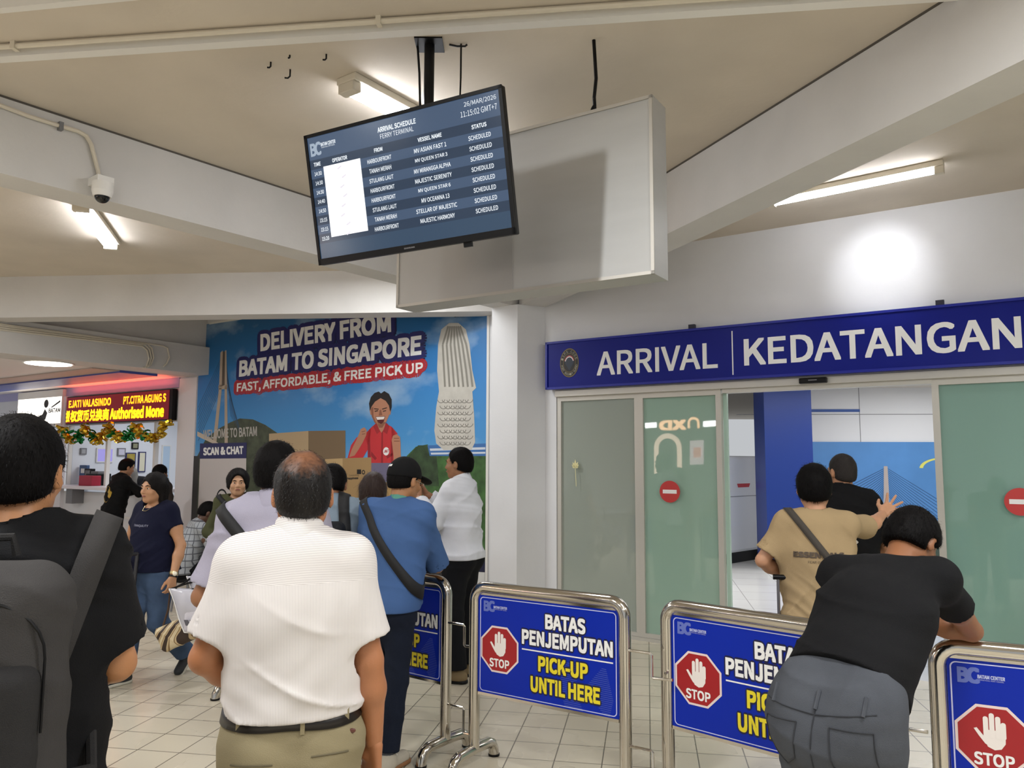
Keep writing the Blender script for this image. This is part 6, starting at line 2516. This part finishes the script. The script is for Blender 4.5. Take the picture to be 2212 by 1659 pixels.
mc.inputs[7].default_value = (*lin('55585f'), 1)
nt.links.new(mc.outputs[2], b.inputs['Base Color'])
st0 = at_depth(404, 1290, 8.8)
p = Person('man in grey plaid shirt sitting hunched behind the walking woman', (st0[0], st0[1]), 60, 1.70, skin='5a3d2c', vox=.011, face=False, nod=30,
           pose=dict(pel=(0, -.05, .50), wai=(0, -.03, .63), che=(0, .03, .80), nek=(0, .10, .98), hd=(0, .19, 1.10), shR=(.19, .09, .93), shL=(-.19, .09, .93), elR=(.27, .22, .70), wrR=(.12, .42, .62), elL=(-.27, .22, .70), wrL=(-.12, .42, .62),
                     hipR=(.10, -.04, .47), hipL=(-.10, -.04, .47), knR=(.15, .40, .49), knL=(-.15, .40, .49), anR=(.13, .38, .085), anL=(-.13, .38, .085)))
p.shirt(M_plaid, sleeve=1.5, sl_r=0.062, hem=.42, inf=.03, drape=.02, fold=0.0108, seed=33)
p.trousers(cloth('black_slacks', '101114'), waist=.58, seed=10)
p.shoes(M_black)
p.hair(inf=.012, strands=800, seed=20)
stl = empty('stool', (st0[0], st0[1], 0), 0)
tag(stl, 'low dark stool under the man in the plaid shirt', 'stool')
MB().tube([(0, 0, .345), (0, 0, .38)], .17, 20).build('seat', M_black, stl)
for a in range(4):
    t_ = a * math.pi / 2 + .4
    MB().tube([(.12 * math.cos(t_), .12 * math.sin(t_), .345), (.16 * math.cos(t_), .16 * math.sin(t_), .001)], .012, 8).build('leg', M_grey, stl)
bq = at_depth(448, 1268, 8.0)
bt = empty('tote_bag', (bq[0], bq[1], 0))
tag(bt, 'black bag with curved handle on the floor by the plaid shirt', 'bag')
bf_ = Field()
bf_.box((0, 0, .17), (.16, .10, .165), .05)
blob('bag_body', bf_, cloth('nylon_black', '121317', .6, .3, 300), bt, .012)
MB().tube([(-.12, 0, .30), (-.10, 0, .42), (-.02, 0, .48), (.06, 0, .44), (.12, 0, .30)], .014, 8).build('handle', M_black, bt, smooth=True)
wtp = at_depth(484, 1215, 7.6)
wb_ = empty('water_bottle', (wtp[0], wtp[1], .0))
wz_ = wtp[2]
tag(wb_, 'blue water bottle standing on a grey box beside the elderly woman', 'bottle')
gb = MB().box((wtp[0] - .13, wtp[1] - .12, .001), (wtp[0] + .13, wtp[1] + .12, .50)).build('grey_box', M_grey, bevel=.01)
tag(gb, 'grey box under the blue water bottle by the poster', 'box')
MB().box((wtp[0] - .131, wtp[1] - .121, .44), (wtp[0] + .131, wtp[1] + .121, .46)).build('lid_seam', M_black, gb)
wb_.location = (wtp[0], wtp[1], .502)
MB().tube([(0, 0, 0), (0, 0, .02), (0, 0, .26), (0, 0, .30)], [.055, .06, .06, .035], 18).build('bottle_body', mat('bottle_blue', '2457b8', .25), wb_, smooth=True)
MB().tube([(0, 0, .30), (0, 0, .33), (0, 0, .345), (0, 0, .41), (0, 0, .42)], [.03, .03, .045, .045, .03], 18).build('bottle_cap', mat('bottle_cap_blue', '1b3f92', .3), wb_, smooth=True)

# ---- people at the exchange booth
def front_of_booth(x, off):
    s_ = WALL.uv(x, 1040, off)[0]
    q = WALL.P(s_, 0, off)
    return q[0], q[1]


p = Person('man in black sweatshirt with yellow print leaning on the booth counter', front_of_booth(250, .62), 42, 1.72, skin='b5825f', vox=.011, face=True, nod=16, build=1.02,
           pose=dict(nek=(0, .08, 1.44), hd=(0, .15, 1.575), che=(0, .05, 1.26), shR=(.18, .08, 1.39), shL=(-.18, .08, 1.39), elR=(.23, .26, 1.20), wrR=(.12, .46, 1.235), elL=(-.23, .26, 1.20), wrL=(-.10, .46, 1.235)))
p.shirt(cloth('black_fleece', '0f0f10'), sleeve=1.9, sl_r=0.058, hem=.90, drape=.02, inf=.022, fold=0.0081, seed=35, name='sweatshirt')
p.trousers(cloth('black_slacks', '101114'), seed=11)
p.shoes(M_black)
p.hair(inf=.014, strands=600, seed=22, lift=.012)
vsf = [circ((0, .5), .5, 24, 1.25), ]
bt_ = ([(.5 + .5 * math.cos(t), .5 + .5 * math.sin(t)) for t in np.linspace(0, 2 * math.pi, 28)[:-1]] + [(.5 + .2 * math.cos(t), .5 + .12 * math.sin(t) - .05) for t in np.linspace(0, 2 * math.pi, 14)[:-1]],
       [tuple(range(27))])
p.back_text(p.shirtF, bt_, -.11, .11, 1.06, 1.30, mat('print_gold', 'b8952e', .5), 'back_print')
p = Person('person with dark hair and dark brown coat behind the walking woman, at the counter', front_of_booth(343, .75), 20, 1.61, skin='8e6247', vox=.011, face=False, build=1.08)
p.shirt(cloth('brown_coat', '3b322e'), sleeve=1.9, sl_r=0.064, hem=.55, drape=.05, inf=.03, fold=0.0081, seed=37, name='coat')
p.trousers(cloth('black_slacks', '101114'), seed=11)
p.shoes(M_black)
p.hair(inf=.018, strands=600, seed=24)
q = front_of_booth(296, -.75)
p = Person('clerk in grey headscarf bending over papers behind the booth counter', q, 200, 1.62, skin='c59a79', vox=.011, face=True, nod=30,
           pose=dict(nek=(0, .08, 1.42), hd=(0, .17, 1.54), elR=(.24, .15, 1.15), wrR=(.1, .35, 1.29), elL=(-.24, .15, 1.15), wrL=(-.1, .35, 1.29)))
p.shirt(cloth('clerk_black', '1c1c20'), sleeve=1.85, hem=.85, inf=.02, seed=39, name='uniform')
p.trousers(cloth('black_slacks', '101114'), seed=11)
p.shoes(M_black)
sc_f = p.cap_field(.018)
sc_f.cone(p.hp(0, -.03, -.02), p.J['nek'] - UPV * .06, .085, .12, .04)
sc_f.ell(p.hp(0, .1, -.03), (.055, .07, .08), .02, [p.hr, p.hf, p.hu], 's')
blob('headscarf', sc_f, cloth('scarf_grey', '77736d'), p.o, .009)

# ---- man in beige t-shirt at the door
p = Person('man in beige printed t-shirt reaching out with his right hand at the open door', (1.63, 4.22), 16, 1.675, skin='c49270', vox=.008, face=False, yaw=6, build=.95,
           wpose=dict(elR=(2.04, 4.49, 1.33), wrR=(2.20, 4.66, 1.395)),
           pose=dict(elL=(-.285, -.02, 1.20), wrL=(-.17, .14, 1.10), shL=(-.150, 0, 1.40), shR=(.155, .02, 1.405)),
           hands=dict(R=dict(f=(.55, .45, .45), n=(.1, .85, -.35), side=1, curl=(.05, .05, .08, .12), spread=.55, thumb=1.0, h=.0036), L=dict(f=(.8, .5, -.3), n=(0, .2, -1), curl=(.9, .9, .9, .9))))
p.shirt(cloth('beige_cotton', 'a8916d', .9), sleeve=.80, sl_r=0.066, sl_flare=0.010, hem=.885, drape=.024, inf=.022, fold=0.0081, seed=41, name='t_shirt', dirv=(.8, .3, .7))
p.trousers(cloth('black_slacks', '101114'), seed=13)
p.shoes(M_black, M_lett)
p.hair(M_hair, inf=.018, strands=3000, slen=.013, seed=26)
p.back_text(p.shirtF, 'ESSENTIALS', -.125, .125, 1.205, 1.235, mat('print_taupe', '54473a', .6), 'back_lettering', .022)
p.back_text(p.shirtF, 'FEAR OF GOD', -.055, .055, 1.178, 1.190, mat('print_taupe', '54473a', .6), 'back_lettering', .0)
p.band(p.shirtF, 'bag_strap', cloth('strap_grey', '4a453f'), V3(.01, 0, 1.25), (.80, 0, .60), .036, .004, .004)
su_ = empty('suitcase', (1.43, 4.12, 0), -.25)
tag(su_, 'suitcase with a raised telescopic handle held by the man in beige', 'suitcase')
sf = Field()
sf.box((.10, 0, .33), (.13, .115, .27), .05)
blob('shell', sf, mat('suitcase_shell', '3c4048', .4), su_, .009)
MB().tube([(-.035, .09, .55), (-.035, .09, 1.085)], .008, 8).tube([(.035, .09, .55), (.035, .09, 1.085)], .008, 8).build('telescopic_tubes', mat('dull_metal', '8a8a8e', .4, .8), su_)
MB().tube([(-.06, .09, 1.09), (.06, .09, 1.09)], .014, 10).build('grip', M_black, su_, smooth=True)
for x in (.0, .2):
    for y in (-.08, .08):
        MB().tube([(x - .012, y, .028), (x + .012, y, .028)], .027, 14).build('wheel', M_black, su_)

# ---- man in black t-shirt in the doorway
p = Person('man in black t-shirt with cropped hair standing beyond the beige t-shirt', (2.26, 5.35), 14, 1.755, skin='b5825f', vox=.009, face=True, yaw=-28, build=1.10,
           pose=dict(elR=(.27, .02, 1.12), wrR=(.20, .18, .98)))
p.shirt(cloth('black_cotton', '0e0e10', vary=.05), sleeve=.8, sl_r=0.064, sl_flare=0.007, hem=.87, drape=.022, inf=.022, fold=0.0054, seed=43, name='t_shirt')
p.trousers(cloth('dark_slacks', '23232a'), seed=14)
p.shoes(M_black)
p.hair(mat('cropped_hair', '1d1613', .7, bump=.5, bscale=300), style='crop', inf=.005, strands=2500, slen=.006, seed=28)
bt_ = ([(0, .85), (.12, 1), (1, .1), (.9, 0)], [(0, 1, 2, 3)])
p.back_text(p.shirtF, bt_, -.10, .06, 1.16, 1.33, mat('print_bone', 'b8b0a2', .5), 'back_print')
p.back_text(p.shirtF, 'PARIS', -.13, .0, 1.13, 1.15, mat('print_dim', '3f3f42', .5), 'back_lettering')

# ---- big man leaning on the barrier
p = Person('man in black t-shirt and grey jeans bent over the barrier, head down', (1.04, 2.56), 48, 1.79, build=.96, skin='8a5a3a', vox=.0075, face=True, nod=38, yaw=14, depth=.70, hip=1.02,
           wpose=dict(pel=(1.035, 2.56, .90), wai=(1.12, 2.64, 1.02), che=(1.265, 2.77, 1.17), nek=(1.41, 2.90, 1.30), hd=(1.535, 3.02, 1.395), shR=(1.505, 2.80, 1.285), shL=(1.255, 3.03, 1.27),
                      elR=(1.765, 3.06, 1.058), wrR=(1.57, 3.16, 1.075), elL=(1.40, 3.28, 1.06), wrL=(1.52, 3.20, 1.10)),
           hands=dict(R=dict(f=(-.75, .5, .1), n=(.0, .2, 1), curl=(.5, .55, .6, .65), h=.0035), L=dict(f=(.6, .4, .1), n=(0, .2, 1), curl=(.5, .5, .5, .5))))
p.shirt(cloth('black_cotton', '0e0e10', vary=.05), sleeve=.50, sl_r=0.059, sl_flare=0.008, hem=1.0, drape=.015, inf=.022, fold=0.0061, seed=45, name='t_shirt')
M_gd = cloth('grey_denim', '4b4e54', .85, .35, 500, vary=.16, vscale=7)
p.trousers(M_gd, waist=1.03, inf=.022, leg=(.105, .082, .075), seed=16, seat=.55, fold=0.0041)
p.shoes(M_black, M_lett)
p.hair(M_hair, inf=.016, strands=6000, slen=.008, seed=30, vox=.006)
# stitched pockets and seam on the jeans
def on_seat(pts):
    P0_ = np.array([p.J['pel'] + p.rt * a + UPV * b_ - np.array([p.fw[0], p.fw[1], 0]) * .5 for a, b_ in pts])
    D_ = nrm(np.array([p.fw[0], p.fw[1], 0]))
    return [q - D_ * .001 for q in p.trouF.march(P0_, D_, .8)]


Mst = mat('denim_stitch', '2b2d32', .9)
for sg in (-1, 1):
    out = [(sg * .05, .01), (sg * .165, .005), (sg * .17, -.10), (sg * .115, -.145), (sg * .06, -.10), (sg * .05, .01)]
    dense = []
    for a_, b_ in zip(out[:-1], out[1:]):
        for t_ in np.linspace(0, 1, 6)[:-1]:
            dense.append((a_[0] + (b_[0] - a_[0]) * t_, a_[1] + (b_[1] - a_[1]) * t_))
    dense.append(out[-1])
    MB().tube(on_seat(dense), .0022, 5).build('back_pocket', Mst, p.trou_o)
MB().tube(on_seat([(.0, .10 - .03 * i) for i in range(9)]), .0022, 5).build('seat_seam', Mst, p.trou_o)
MB().tube(on_seat([(-.17 + .034 * i, .055 - .02 * (1 - abs(i - 5) / 5)) for i in range(11)]), .0022, 5).build('yoke_seam', Mst, p.trou_o)
for a_ in (0., -.14, .14):
    q = on_seat([(a_, .10), (a_, .05)])
    MB().tube([x - nrm(np.array([p.fw[0], p.fw[1], 0])) * .003 for x in q], .006, 6).build('belt_loop', M_gd, p.trou_o)
phn = Field()
hc = p.J['wrR'] + nrm(p.J['wrR'] - p.J['elR']) * .10 + UPV * .035
phn.box(hc, (.075, .036, .005), .004, ax=[nrm(p.J['wrR'] - p.J['elR']), nrm(np.cross(UPV, p.J['wrR'] - p.J['elR'])), UPV])
blob('phone', phn, M_black, p.o, .0045)
